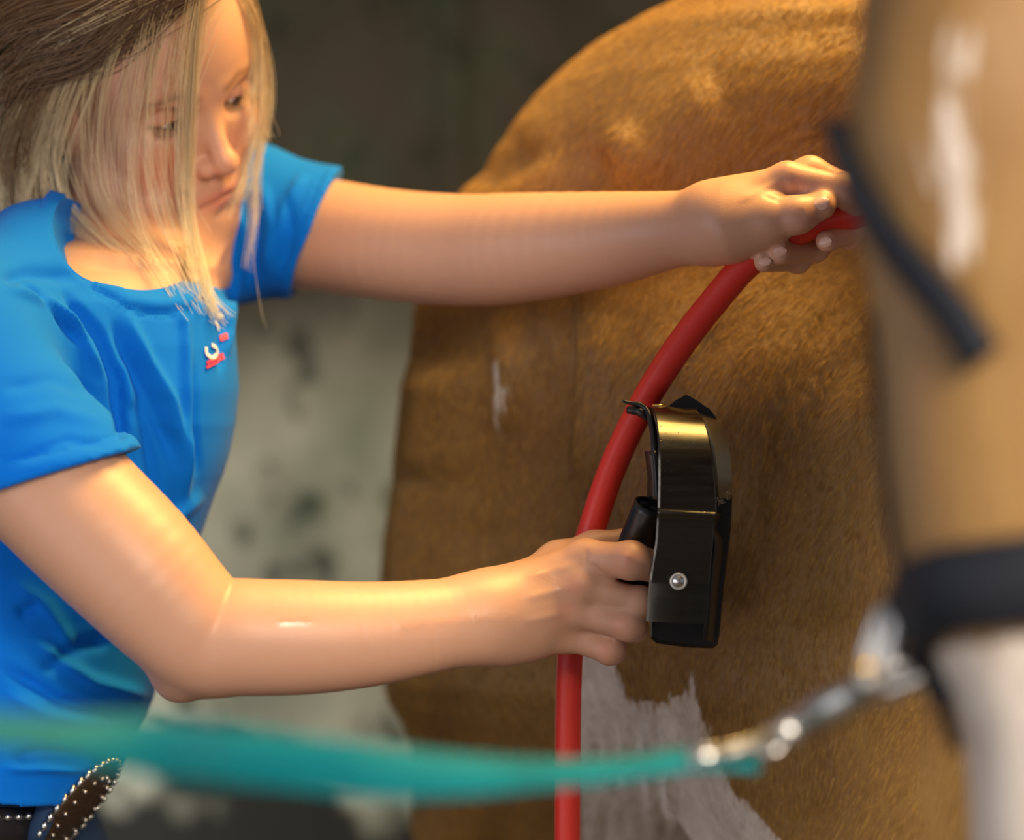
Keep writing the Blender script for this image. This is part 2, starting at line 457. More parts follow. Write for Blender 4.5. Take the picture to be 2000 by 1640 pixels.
# ------------------------------------------------------------------ horse
far_rows = [(-2600, 1500, 1700, 2.2, .03)][:0]+[
 (-14, 1590, 1760, 2.22, .03), (-4, 1500, 1880, 2.22, .09), (6, 1405, 1950, 2.22, .13), (28, 1330, 2000, 2.22, .17), (60, 1250, 2060, 2.23, .20), (110, 1155, 2120, 2.24, .235), (150, 1100, 2140, 2.25, .25),
 (200, 1045, 2160, 2.26, .27), (250, 1000, 2180, 2.27, .285), (300, 955, 2190, 2.28, .295), (370, 905, 2200, 2.29, .305), (450, 862, 2200, 2.30, .31), (600, 812, 2200, 2.31, .31),
 (720, 800, 2200, 2.31, .31), (800, 788, 2200, 2.32, .31), (900, 775, 2200, 2.33, .31), (1050, 752, 2200, 2.34, .31), (1130, 745, 2180, 2.35, .31), (1220, 744, 2100, 2.35, .31), (1310, 746, 2000, 2.35, .30),
 (1370, 756, 1900, 2.36, .28), (1420, 785, 1760, 2.36, .25), (1470, 803, 1650, 2.36, .22), (1540, 808, 1520, 2.36, .18), (1640, 806, 1400, 2.37, .14), (1800, 830, 1260, 2.38, .11), (2100, 880, 1120, 2.40, .075)]
near_rows = [(430, 1500, 1900, 2.12, .02), (480, 1340, 2000, 2.12, .08), (540, 1180, 2080, 2.12, .13), (600, 1125, 2100, 2.12, .155), (700, 1100, 2100, 2.12, .175), (800, 1094, 2100, 2.12, .185), (1000, 1088, 2100, 2.12, .19),
 (1150, 1098, 2090, 2.12, .19), (1250, 1128, 2080, 2.12, .185), (1330, 1165, 2060, 2.11, .18), (1400, 1195, 2040, 2.11, .17), (1510, 1250, 2000, 2.11, .16), (1640, 1340, 1960, 2.11, .15), (1750, 1400, 1900, 2.11, .14), (1950, 1470, 1800, 2.12, .09), (2250, 1500, 1720, 2.13, .06)]
head_rows = [(-820, 2050, 2300, 1.42, .05), (-720, 1950, 2420, 1.38, .10), (-500, 1800, 2520, 1.33, .14), (-200, 1705, 2600, 1.30, .16), (0, 1688, 2620, 1.28, .165), (130, 1680, 2610, 1.27, .165), (230, 1655, 2600, 1.27, .165), (300, 1652, 2590, 1.27, .16), (380, 1678, 2580, 1.27, .155),
 (560, 1712, 2560, 1.26, .15), (700, 1724, 2540, 1.26, .14), (900, 1738, 2520, 1.25, .13), (1050, 1752, 2500, 1.25, .125), (1150, 1775, 2480, 1.24, .12), (1250, 1800, 2470, 1.24, .115), (1350, 1850, 2460, 1.24, .11), (1430, 1890, 2450, 1.23, .105), (1550, 1905, 2450, 1.23, .105), (1640, 1905, 2460, 1.23, .105), (1850, 1920, 2460, 1.23, .10), (1980, 1990, 2400, 1.24, .08), (2040, 2080, 2320, 1.25, .04)]
H = Field()
head_rows = [(a, b, c, 1.23+(d-1.23)*.25, e*.70+.01) for a, b, c, d, e in head_rows]
f1, a1, b1 = sections(far_rows, 2.28, 2.15); H.add(f1, (0, 2.3, 1.2), 2.5, .04)
f2, a2, b2 = sections(near_rows, 2.05, 2.3, .02); H.add(f2, (.2, 2.1, 1.2), 2.5, .05)
f3, a3, b3 = sections(head_rows, 1.2, 2.3, .04); H.add(f3, (.3, 1.27, 1.2), 2.0, .03)
# neck between head and shoulder, chest, ears, hind legs and front legs down to the floor
H.cap(P(2200, -420, 1.28), P(2300, -100, 1.6), .10, .15, .08); H.cap(P(2300, -100, 1.6), P(2330, 150, 1.85), .15, .17, .06); H.cap(P(2330, 150, 1.85), P(2120, 560, 2.3), .17, .24, .08)
H.ell(P(2000, 700, 2.5), (.42, .42, .36), .1)
H.cap(P(2030, -700, 1.40), P(2000, -980, 1.40), .035, .012, .02); H.cap(P(2330, -700, 1.40), P(2360, -980, 1.40), .035, .012, .02)
def leg(x, y, ztop, rt):
    H.cap((x, y, ztop), (x, y+.03, .52), rt, .055, .05); H.cap((x, y+.03, .52), (x, y+.03, .44), .062, .055, .02)
    H.cap((x, y+.03, .44), (x, y, .16), .036, .036, .02); H.cap((x, y, .16), (x, y-.03, .07), .042, .055, .02)
    H.cap((x, y-.03, .06), (x, y-.05, .035), .06, .068, .01)
leg(.03, 2.40, .85, .09); leg(.28, 2.12, .82, .085); leg(.46, 2.52, 1.05, .10); leg(.60, 2.22, 1.05, .10)
# nostril, mouth line, eye bulge and cheekbone of the near side of the head
H.ell(P(2380, 1640, 1.15), (.018, .02, .026), .012, None, 's'); H.cap(P(2300, 1900, 1.16), P(2080, 1800, 1.15), .006, .004, .006, op='s')
H.ell(P(2300, -180, 1.14), (.030, .022, .024), .02); H.cap(P(2350, 100, 1.135), P(2330, 900, 1.14), .016, .012, .03)
def HF(p): return np.maximum(H(p), .0-p[:, 2]+.002)
V, F = isomesh(HF, (-.45, 1.0, -.02), (1.35, 2.95, 2.1), .0075, 4, 2.6)
N = normals(V, F); X, Y = px_of(V)
back = V[:, 1] > 1.6
disp = np.zeros(len(V))
def hs(pts, w, amp, taper=True):
    global disp
    disp += np.where(back, stroke(X, Y, pts, w, amp, taper), 0)
# hip point, hollow in front of it, muscle lines and folds of the shoulder
hs([(1215, 290), (1225, 330)], 38, .012, False); hs([(1120, 380), (1150, 330)], 55, -.014, False); hs([(960, 340), (1010, 300)], 40, -.012, False)
hs([(1060, 360), (1000, 380)], 40, .008, False); hs([(1225, 340), (1300, 240), (1420, 180)], 60, .008)
hs([(1110, 520), (1105, 700), (1095, 900), (1100, 1100)], 22, -.012); hs([(1040, 640), (1065, 800), (1050, 1000)], 28, -.008)
hs([(985, 600), (1000, 760), (985, 850)], 26, .010); hs([(870, 700), (860, 950)], 70, .012); hs([(930, 1000), (960, 1250)], 60, -.008)
hs([(1690, 500), (1590, 620), (1515, 780), (1470, 960), (1455, 1120)], 16, .0035); hs([(1660, 560), (1570, 680), (1520, 800), (1500, 950), (1495, 1120), (1525, 1280)], 12, -.003); hs([(1690, 640), (1600, 740), (1540, 860), (1510, 1000), (1500, 1150), (1530, 1300)], 8, .004, False)
hs([(1680, 600), (1600, 700), (1545, 840), (1520, 1000)], 20, .003); hs([(1700, 700), (1640, 860), (1620, 1050), (1630, 1250)], 45, .010); hs([(1600, 900), (1590, 1150)], 26, -.006)
hs([(1700, 455), (1500, 560), (1300, 700)], 40, .004); hs([(1640, 500), (1440, 620), (1300, 760)], 24, -.003)
hs([(1180, 600), (1160, 760), (1165, 950)], 40, .006); hs([(1350, 640), (1250, 760), (1230, 900)], 50, .006)
hs([(1385, 1270), (1400, 1400)], 12, .004); hs([(1560, 1350), (1600, 1600)], 40, .008); hs([(1460, 1280), (1480, 1500)], 30, -.006)

for (a, b) in ((1150, 1330), (1180, 1350), (1215, 1400), (1260, 1430), (1300, 1500)):
    hs([(a, 1400), (a+15, 1640)], 10, .005)
V = V+N*disp[:, None]
V[:, 2] = np.maximum(V[:, 2], 0.001)
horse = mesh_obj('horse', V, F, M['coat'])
tag(horse, 'chestnut and white pinto horse standing wet, its head nearest the camera at right', 'horse')
put('eye', sphere(P(2300, -180, 1.122), (.019, .012, .016), 12), M['iris'], horse)
# coat markings and pale patches, plus painted cheek highlight and hollow shade
wht = np.zeros(len(V))
def poly_mask(X, Y, poly, soft):
    inside = np.zeros(len(X), bool); n = len(poly)
    for i in range(n):
        x0, y0 = poly[i]; x1, y1 = poly[(i+1) % n]
        c = ((y0 > Y) != (y1 > Y)) & (X < (x1-x0)*(Y-y0)/(y1-y0+1e-9)+x0); inside ^= c
    d, _ = seg_dist(X, Y, poly+[poly[0]])
    return np.clip(.5+np.where(inside, d, -d)/soft, 0, 1)
nearm = back & (V[:, 1] < 2.16)
pb = poly_mask(X, Y, [(1100, 1270), (1195, 1280), (1222, 1365), (1300, 1372), (1338, 1350), (1348, 1310), (1362, 1375), (1385, 1440), (1430, 1540), (1480, 1590), (1560, 1680), (1700, 2300), (1350, 2300), (1100, 1640)], 34)
wht = np.where(nearm, pb, wht)
wht = np.maximum(wht, np.where(back & ~nearm, poly_mask(X, Y, [(1142, 1290), (1150, 1340), (1128, 1440), (1120, 2600), (1700, 2600), (1500, 1300)], 30)*(.78+.30*np.sin(X*.16+2*np.sin(X*.047)+Y*.004)), 0))
wht = np.maximum(wht, np.where(back, poly_mask(X, Y, [(960, 700), (985, 690), (1018, 780), (1000, 790), (985, 850), (968, 840), (972, 790)], 26)*.62, 0))  # soft pale patch on the haunch
wht = np.maximum(wht, np.where(~back, poly_mask(X, Y, [(1850, 60), (1900, 60), (1905, 330), (1880, 520), (1850, 520), (1830, 330)], 200)*.95, 0))  # highlight on the shiny cheek, painted as a pale patch
wht = np.maximum(wht, np.where(~back, poly_mask(X, Y, [(1800, 1270), (2600, 1180), (2600, 2400), (1700, 2400), (1840, 1400)], 60), 0))
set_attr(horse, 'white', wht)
set_attr(horse, 'dark', np.where(V[:, 2] < .09, 1.0, 0.0)+np.where(back, stroke(X, Y, [(930, 360), (985, 318), (1010, 300)], 24, .35, False), 0))  # dark hooves; shade of the flank hollow painted into the coat
bvh_h = BVHTree.FromPolygons([tuple(v) for v in V], [tuple(int(i) for i in f) for f in F])
# short wet fur on the flank and croup
tri = np.concatenate([F[:, [0, 1, 2]], F[:, [0, 2, 3]]]); tc_ = V[tri].mean(1); tx, ty = px_of(tc_)
fnn = np.cross(V[tri[:, 1]]-V[tri[:, 0]], V[tri[:, 2]]-V[tri[:, 0]]); ar = np.linalg.norm(fnn, axis=1); fnn /= ar[:, None]+1e-12
vd = tc_-np.array([0, 0, CAMZ]); face_ = (fnn*vd).sum(1)/np.linalg.norm(vd, axis=1) < .12
ok_ = (tc_[:, 1] > 1.6) & face_ & (tx > 700) & (tx < 1800) & (ty > -60) & (ty < 1720)
wgt = np.where(ok_, ar, 0); NF = 90000
ti = rng.choice(len(tri), NF, p=wgt/wgt.sum()); r1 = np.sqrt(rng.random(NF)); r2 = rng.random(NF)
root = V[tri[ti, 0]]*(1-r1)[:, None]+V[tri[ti, 1]]*(r1*(1-r2))[:, None]+V[tri[ti, 2]]*(r1*r2)[:, None]
rx, ry = px_of(root); fn_ = fnn[ti]
lean = np.clip((rx-900)/900, -.2, 1)*np.clip((1300-ry)/900, .05, 1)
dr = np.stack([-(.15+1.1*lean)+.25*np.sin(rx*.013+ry*.009)+rng.normal(0, .10, NF), np.zeros(NF), -np.ones(NF)], 1)
dr -= fn_*(dr*fn_).sum(1)[:, None]; dr /= np.linalg.norm(dr, axis=1)[:, None]+1e-9
Lf = rng.uniform(.005, .011, NF)[:, None]; tt_ = np.array([0, .35, .7, 1.])
fp = root[:, None]+dr[:, None]*Lf[:, None]*tt_[None, :, None]+fn_[:, None]*(Lf[:, None]*.07*np.sin(tt_*2.4)[None, :, None])
hc = bpy.data.hair_curves.new('fur'); hc.add_curves([4]*NF)
hc.attributes['position'].data.foreach_set('vector', fp.astype(np.float32).ravel())
ra = hc.attributes.get('radius') or hc.attributes.new('radius', 'FLOAT', 'POINT'); ra.data.foreach_set('value', np.tile([.00017, .00016, .00012, .00005], NF).astype(np.float32))
furw = hc.attributes.new('white', 'FLOAT', 'CURVE'); furw.data.foreach_set('value', wht[tri[ti, 0]].astype(np.float32))
hc.materials.append(M['fur']); fo = bpy.data.objects.new('fur', hc); COL.objects.link(fo); fo.parent = horse; fo['kind'] = 'stuff'
CAMV = Vector((0, 0, CAMZ))
def hit(bvh, px, py, default=None):
    d = Vector(((px-1000)/FX, 1, (820-py)/FX)).normalized()
    r = bvh.ray_cast(CAMV, d)
    return (np.array(r[0]), np.array(r[1])) if r[0] is not None else (default, None)
print('horse', len(V), round(time.time()-T0, 1))

# ------------------------------------------------------------------ woman: body as one surface
def rotm(y, p, r):
    cy, sy, cp, sp, cr, sr = math.cos(y), math.sin(y), math.cos(p), math.sin(p), math.cos(r), math.sin(r)
    Ry = np.array([[cy, 0, sy], [0, 1, 0], [-sy, 0, cy]]); Rx = np.array([[1, 0, 0], [0, cp, -sp], [0, sp, cp]]); Rz = np.array([[cr, -sr, 0], [sr, cr, 0], [0, 0, 1]])
    return Rz@Ry@Rx
RC = rotm(math.radians(33), math.radians(40), math.radians(27))
TOW = np.array([[1, 0, 0], [0, 0, -1], [0, 1, 0.]])      # camera frame (x right, y up, z to camera) to world
RH = TOW@RC; HO = P(390, 205, 1.99)
def hp(x, y, z): return HO+RH@np.array([x, y, z])
MH = RH                                                   # world->local: q@MH
B = Field()
# cranium, face, jaw
B.ell(hp(0, .035, -.085), (.076, .098, .100), .02, MH); B.ell(hp(0, .040, -.028), (.062, .060, .042), .025, MH)
B.ell(hp(0, -.035, -.035), (.058, .062, .045), .03, MH)
B.ell(hp(0, -.078, -.022), (.042, .036, .036), .025, MH)
for s in (-1, 1):
    B.cap(hp(s*.054, -.02, -.09), hp(s*.046, -.070, -.065), .018, .016, .025); B.cap(hp(s*.046, -.070, -.065), hp(s*.012, -.108, -.012), .016, .013, .02)
    B.ell(hp(s*.040, -.030, -.013), (.024, .018, .016), .02, MH)
B.ell(hp(0, -.106, -.006), (.019, .014, .014), .014, MH)
# brow ridge, sockets, nose
for s in (-1, 1): B.cap(hp(s*.012, .015, .004), hp(s*.045, .018, -.010), .008, .008, .014)
for s in (-1, 1): B.ell(hp(s*.032, -.001, .006), (.019, .0105, .013), .010, MH, 's')
B.cap(hp(0, .008, .002), hp(0, -.036, .024), .0065, .0085, .010); B.ell(hp(0, -.041, .027), (.0105, .0095, .010), .006, MH)
for s in (-1, 1): B.ell(hp(s*.0115, -.046, .015), (.0075, .0075, .010), .005, MH)
for s in (-1, 1): B.ell(hp(s*.0062, -.0535, .0195), (.0036, .0035, .0055), .002, MH, 's')
B.cap(hp(0, -.052, .012), hp(0, -.062, .014), .004, .004, .006)
# lids and eyeball cover (looking down: upper lid low)
for s in (-1, 1):
    B.ell(hp(s*.0315, -.0005, -.0085), (.0155, .0125, .0130), .003, MH)
    B.ell(hp(s*.0315, -.0055, .0045), (.0120, .0020, .0040), .0015, MH, 's')
# lips
B.ell(hp(0, -.0705, .0075), (.020, .0048, .0085), .005, MH); B.ell(hp(0, -.0785, .0068), (.017, .0052, .0080), .004, MH)
B.cap(hp(-.023, -.0745, .006), hp(0, -.0745, .0175), .0012, .0012, .002, op='s'); B.cap(hp(.023, -.0745, .006), hp(0, -.0745, .0175), .0012, .0012, .002, op='s')
B.ell(hp(0, -.090, .012), (.014, .004, .006), .008, MH, 's')
# ears
for s in (-1, 1):
    B.ell(hp(s*.075, -.012, -.085), (.007, .030, .018), .006, MH); B.ell(hp(s*.081, -.008, -.082), (.005, .018, .010), .004, MH, 's')
# neck, upper chest, shoulders under the shirt
neck0 = hp(0, -.055, -.085); neck1 = P(235, 600, 2.01)
B.cap(neck0, neck1, .050, .053, .03); B.cap(hp(.0, -.085, -.035), P(300, 560, 1.97), .018, .012, .03)
B.cap(P(300, 590, 1.955), P(150, 540, 1.95), .010, .010, .02)
SR = P(-130, 690, 1.80); SL = P(440, 440, 2.17)
B.cap(SR, P(200, 620, 2.0), .05, .055, .03); B.cap(P(200, 620, 2.0), SL, .055, .05, .03)
fT, ta, tb = sections([(540, -20, 380, 2.0, .05), (600, -100, 425, 2.0, .09), (700, -150, 440, 2.0, .115), (800, -160, 440, 2.0, .12), (930, -150, 405, 2.0, .115), (1050, -140, 360, 2.0, .11), (1200, -160, 310, 2.0, .11), (1350, -180, 260, 2.0, .12), (1560, -220, 160, 2.0, .12)], 2.0)
B.add(fT, P(100, 1000, 2.0), .45, .04)
# near arm
ELR = P(385, 1236, 1.775); WRR = P(965, 1205, 1.82)
B.spline([SR, P(110, 955, 1.775), P(250, 1095, 1.765), P(345, 1195, 1.768), P(400, 1240, 1.772), P(480, 1244, 1.773), P(600, 1244, 1.780), P(720, 1238, 1.79), P(850, 1221, 1.805), P(960, 1202, 1.82), P(1010, 1190, 1.828)],
         [.058, .0515, .0490, .0445, .0415, .0405, .0395, .0365, .0325, .0295, .0285], .02)
B.cap(P(365, 1300, 1.785), P(346, 1328, 1.785), .022, .013, .025)
# near hand, gripping the handle
k = .010
mcp = {'i': P(1143, 1092, 1.828), 'm': P(1128, 1142, 1.822), 'r': P(1116, 1192, 1.828), 'p': P(1100, 1240, 1.838)}
for a, rr in (('i', .0125), ('m', .0115), ('r', .011), ('p', .0105)):
    w = P(985, {'i': 1170, 'm': 1192, 'r': 1216, 'p': 1238}[a], 1.828)
    B.cap(w, mcp[a], .018, rr, .014); B.cap(w+[0, .012, 0], mcp[a]+[0, .014, 0], .014, .011, .014)
B.cap(P(950, 1205, 1.82), P(1010, 1205, 1.83), .0285, .026, .02)
def finger(pts, rs, knuckle=.0012, kk=.0025):
    for i in range(len(pts)-1): B.cap(pts[i], pts[i+1], rs[i], rs[i+1], kk if i else .006)
    for i in range(1, len(pts)-1): B.ell(pts[i], (rs[i]+knuckle,)*3, .005)
finger([mcp['i'], P(1232, 1094, 1.806), P(1300, 1112, 1.824), P(1300, 1120, 1.858)], [.0130, .0126, .0110, .0085], .0006)
finger([mcp['m'], P(1250, 1175, 1.819), P(1290, 1182, 1.836), P(1270, 1188, 1.862)], [.0108, .0101, .0095, .0085], .0003)
finger([mcp['r'], P(1228, 1221, 1.818), P(1236, 1226, 1.848), P(1190, 1222, 1.868)], [.0108, .0104, .0098, .0085], .0003)
finger([mcp['p'], P(1190, 1269, 1.830), P(1196, 1270, 1.856), P(1160, 1262, 1.868)], [.0100, .0096, .0090, .008], .0003)
B.ell(P(1120, 1180, 1.852), (.030, .012, .034), .012)
for a in 'imrp': B.ell(mcp[a]+[0, -.006, .001], (.008, .006, .008), .012)
B.chain([P(1010, 1160, 1.845), P(1090, 1098, 1.862), P(1160, 1070, 1.872), P(1222, 1055, 1.876)], [.018, .0145, .0115, .0090], .012)
# far arm
ELL = P(905, 484, 2.03); WRL = P(1365, 440, 1.89)
B.spline([SL, P(600, 455, 2.12), P(760, 478, 2.07), P(900, 488, 2.03), P(1010, 484, 1.995), P(1180, 468, 1.945), P(1290, 452, 1.912), P(1370, 440, 1.888), P(1430, 432, 1.875)],
         [.054, .0475, .0450, .0440, .0428, .0365, .0300, .0262, .0262], .02)
# far hand
fm = {'i': P(1538, 350, 1.862), 'm': P(1582, 338, 1.884), 'r': P(1600, 352, 1.906), 'p': P(1590, 385, 1.925)}
for a, w in (('i', P(1395, 415, 1.872)), ('m', P(1395, 420, 1.884)), ('r', P(1395, 430, 1.896)), ('p', P(1395, 445, 1.903))):
    B.cap(w, fm[a], .019, .0118, .014)
B.cap(P(1395, 440, 1.88), P(1480, 430, 1.876), .027, .024, .016)
B.cap(P(1440, 455, 1.868), P(1500, 445, 1.860), .016, .013, .014)
finger([fm['i'], P(1652, 372, 1.856), P(1690, 425, 1.878), P(1660, 465, 1.886)], [.0125, .0112, .0098, .0085])
finger([fm['m'], P(1665, 372, 1.882), P(1700, 440, 1.898), P(1615, 470, 1.862)], [.0118, .0110, .0095, .0082])
finger([fm['r'], P(1640, 430, 1.920), P(1592, 484, 1.892), P(1524, 495, 1.857)], [.0108, .0102, .0092, .0080])
finger([fm['p'], P(1600, 475, 1.925), P(1558, 508, 1.892), P(1492, 513, 1.860)], [.0098, .0092, .0082, .0070])
# thumb lying along the hose
B.chain([P(1425, 440, 1.862), P(1500, 428, 1.852), P(1558, 420, 1.846), P(1606, 402, 1.846)], [.022, .0150, .0112, .0098], .014)
B.ell(P(1556, 420, 1.845), (.0122,)*3, .006)
V, F = isomesh(B, (-.62, 1.62, .95), (.40, 2.32, 1.70), .0021, 5, 2.0)
N = normals(V, F); X, Y = px_of(V)
print('body', len(V), round(time.time()-T0, 1))
# knuckle creases and tendons
d = np.zeros(len(V)); arm = (X > 950)
for pts, w, a in (([(1550, 345), (1562, 380)], 3, -.0008), ([(1528, 350), (1540, 385)], 3, -.0008), ([(1492, 382), (1525, 394)], 3, -.0010), ([(1556, 406), (1553, 434)], 2.2, -.0006), ([(1563, 406), (1561, 434)], 2.2, -.0006), ([(1570, 408), (1568, 432)], 2.0, -.0005),
                  ([(1143, 1068), (1150, 1100), (1190, 1128)], 3.5, -.0015), ([(1218, 1078), (1226, 1094)], 9, .001), ([(1020, 1130), (1130, 1100)], 8, .0010), ([(1020, 1170), (1120, 1145)], 7, .0010), ([(1020, 1215), (1110, 1195)], 7, .0008), ([(1440, 395), (1530, 350)], 7, .0010)):
    d += stroke(X, Y, pts, w, a)
V = V+N*d[:, None]
body = mesh_obj('person', V, F, M['skin'])
tag(body, 'person with loose blonde hair in blue t-shirt reaching toward the horse, holding red hose', 'person')
# skin tints
q = (V-HO)@MH; hd = np.linalg.norm(q-np.array([0, -.01, -.06]), axis=1) < .15
tint = np.tile(np.array([.585, .325, .215]), (len(V), 1))
def blend(mask, col):
    global tint
    tint = tint*(1-mask[:, None])+np.array(col)*mask[:, None]
def gl(c, r): return hd*np.exp(-(((q-np.array(c))/np.array(r))**2).sum(1))
blend(gl((-.042, -.04, -.0), (.022, .022, .03))*.5, (.66, .22, .15)); blend(gl((.042, -.04, -.0), (.022, .022, .03))*.5, (.66, .22, .15)); blend(gl((0, -.04, .028), (.012, .014, .015))*.4, (.68, .24, .17))
blend(np.clip(gl((0, -.0712, .012), (.022, .0042, .02))*1.3, 0, 1)*.75, (.50, .16, .14)); blend(np.clip(gl((0, -.079, .012), (.019, .0050, .02))*1.3, 0, 1)*.75, (.60, .22, .19))
blend(hd*np.clip(stroke(q[:, 0], q[:, 1], [(-.023, -.0745), (.023, -.0745)], .0016, 1, False), 0, 1)*(q[:, 2] > -.01)*.8, (.22, .06, .05))
for s in (-1, 1):
    blend(hd*np.clip(stroke(q[:, 0], q[:, 1], [(s*.014, .0155), (s*.030, .0215), (s*.047, .0165)], .0036, 1, False), 0, 1)*(q[:, 2] > -.04)*.75, (.16, .085, .045))
    blend(gl((s*.0315, .004, .004), (.018, .007, .02))*.35, (.46, .20, .15))
    blend(hd*np.clip(stroke(q[:, 0], q[:, 1], [(s*.018, -.0050), (s*.031, -.0072), (s*.046, -.0045)], .0017, 1, False), 0, 1)*(q[:, 2] > -.03)*.9, (.04, .02, .015))
for (a, b) in ((1226, 1094), (1122, 1142), (1210, 1222), (1105, 1190), (1180, 1272)): blend(np.exp(-((X-a)**2+(Y-b)**2)/18.**2)*.45*(V[:, 1] < 1.9), (.74, .25, .17))
blend(np.clip((X-1480)/80, 0, 1)*(V[:, 1] < 1.98)*(V[:, 1] > 1.8)*(Y < 560)*.25, (.72, .34, .26))
set_attr(body, 'tint', tint)
wet = (V[:, 1] < 1.9)*np.clip(stroke(X, Y, [(790, 1222), (880, 1214), (990, 1204)], 11, 1, False)+stroke(X, Y, [(550, 1214), (600, 1212)], 9, 1, False)+stroke(X, Y, [(1050, 1120), (1110, 1150)], 10, .7, False), 0, 1)
set_attr(body, 'wet', wet)
bvh_b = BVHTree.FromPolygons([tuple(v) for v in V], [tuple(int(i) for i in f) for f in F])
# fingernails
def nail(c, ax, n, L, w):
    ax = np.array(ax, float); n = np.array(n, float); n /= np.linalg.norm(n); ax -= n*(ax@n); ax /= np.linalg.norm(ax); s = np.cross(n, ax)
    Vn = []; Fn = []
    for i in range(7):
        t = -1+2*i/6; ww = w*math.sqrt(max(0.05, 1-abs(t)**3*.9))
        for j in range(7):
            u = -1+2*j/6; Vn.append(c+ax*t*L+s*u*ww-n*(u*u*w*.35))
    for i in range(6):
        for j in range(6): a = i*7+j; Fn.append((a, a+1, a+8, a+7))
    put('fingernail', (Vn, Fn), M['nail'], body)
def nail_at(px, py, dx, dy, L, w):
    h, nr = hit(bvh_b, px, py)
    if h is not None: nail(h+nr*.0006, (dx, 0, -dy), nr, L, w)
nail_at(1604, 396, 1, -.35, .0062, .0050); nail_at(1494, 510, -1, .1, .0045, .0032); nail_at(1524, 492, -1, .25, .0048, .0036); nail_at(1612, 473, -1, .4, .0048, .0036)
# eyes: a thin crescent of eyeball shows below each lowered lid
for s in (-1, 1):
    e = put('eye', sphere(hp(s*.0315, -.0040, -.0088), .0112, 12), M['white_eye'], body)
    put('iris', sphere(hp(s*.0315+.0020, -.0040-.0032, -.0088+.0062), .0062, 10), M['iris'], e)

# ------------------------------------------------------------------ t-shirt
SH = Field()
fS, sa, sb = sections([(505, 60, 250, 2.0, .02), (530, 10, 330, 2.0, .05), (560, -30, 420, 2.0, .085), (600, -100, 452, 2.0, .112), (680, -150, 460, 2.0, .128), (760, -165, 463, 2.0, .135), (830, -170, 459, 2.0, .135), (930, -165, 432, 2.0, .13), (1050, -155, 387, 2.0, .126), (1200, -170, 335, 2.0, .125), (1340, -190, 303, 2.0, .13), (1410, -200, 282, 2.0, .132), (1500, -230, 240, 2.0, .135), (1600, -240, 200, 2.0, .135)], 1.97, 2.3)
SH.add(fS, P(100, 1000, 2.0), .48, .03)
SH.cap(P(-100, 680, 1.815), P(120, 585, 1.96), .060, .070, .05); SH.cap(P(120, 585, 1.96), P(300, 520, 2.09), .060, .05, .05); SH.cap(P(300, 520, 2.09), P(440, 430, 2.16), .05, .062, .04)
SH.cap(P(-130, 690, 1.80), P(150, 1000, 1.772), .063, .0635, .03)
SH.cap(P(440, 426, 2.16), P(650, 458, 2.11), .0645, .0560, .03)
def plane(p0, nrm):
    nrm = np.array(nrm, float)/np.linalg.norm(nrm)
    return lambda p: (p-p0)@nrm
hemN = plane(P(135, 915, 1.74), (.30, .0, -.95)); hemF = plane(P(600, 450, 2.05), (.90, -.0, -.38)); hemB = plane(P(100, 1532, 1.95), (-.22, .1, -.97))
def SF(p):
    d = SH(p)
    x, y = px_of(p)
    # cut the sleeves at their hems
    nearsl = (p[:, 1] < 1.850)
    d = np.where(nearsl & (x < 330), np.maximum(d, hemN(p)), d)
    farsl = (x > 455) & (y < 600)
    d = np.where(farsl, np.maximum(d, hemF(p)), d)
    d = np.maximum(d, hemB(p))
    # neck opening
    qn = (p-P(258, 425, 1.93))/np.array([.057, .16, .060]); kn = (np.linalg.norm(qn, axis=1)-1)*.055
    d = np.maximum(d, -kn)
    return d
V, F = isomesh(SF, (-.62, 1.60, .92), (-.10, 2.32, 1.50), .0026, 4, 2.6, newton=1)
V = relax(V, F, 5)
N = normals(V, F); X, Y = px_of(V)
d = np.zeros(len(V))
def ss(pts, w, a, taper=True, cond=None):
    global d
    s = stroke(X, Y, pts, w, a, taper)
    d += s if cond is None else s*cond
front = V[:, 1] < 2.02
ns = V[:, 1] < 1.86
# folds radiating from the armpit and across the chest
ss([(160, 540), (60, 530), (0, 545)], 14, -.005); ss([(160, 640), (90, 590), (0, 560)], 9, .004); ss([(165, 680), (110, 610), (40, 545)], 8, -.006); ss([(205, 740), (150, 640), (60, 560)], 10, .004)
ss([(228, 810), (225, 740), (195, 660), (120, 560)], 9, -.009); ss([(240, 860), (232, 800), (226, 720)], 8, -.010); ss([(258, 800), (252, 760), (240, 690)], 9, .003)
ss([(362, 1000), (350, 860), (330, 780), (285, 700), (240, 600)], 12, .0065); ss([(340, 900), (300, 800), (250, 700), (215, 620)], 12, -.006); ss([(360, 960), (362, 800), (360, 640), (352, 600)], 9, .005)
ss([(385, 940), (378, 820), (375, 700)], 8, -.003); ss([(430, 730), (438, 640), (420, 580)], 7, -.006); ss([(445, 700), (450, 600), (470, 520)], 7, .004); ss([(310, 1000), (290, 860), (270, 760)], 14, -.005)
ss([(300, 1060), (340, 1010), (400, 960)], 14, .004); ss([(60, 1250), (180, 1330), (290, 1360)], 14, .005); ss([(0, 1300), (120, 1370), (260, 1400)], 12, -.006); ss([(0, 1350), (100, 1400), (240, 1420)], 14, .004)
ss([(80, 1310), (160, 1260), (220, 1250)], 14, -.005); ss([(20, 1130), (90, 1180), (160, 1290)], 14, .003); ss([(20, 1480), (90, 1472), (190, 1485)], 12, -.006); ss([(0, 1500), (90, 1500), (170, 1500)], 9, .004)
ss([(30, 1200), (80, 1180)], 12, -.004); ss([(0, 760), (100, 740), (190, 770)], 14, -.0025); ss([(0, 820), (110, 800), (220, 830)], 16, .0025); ss([(30, 900), (130, 860), (220, 870)], 10, -.002)
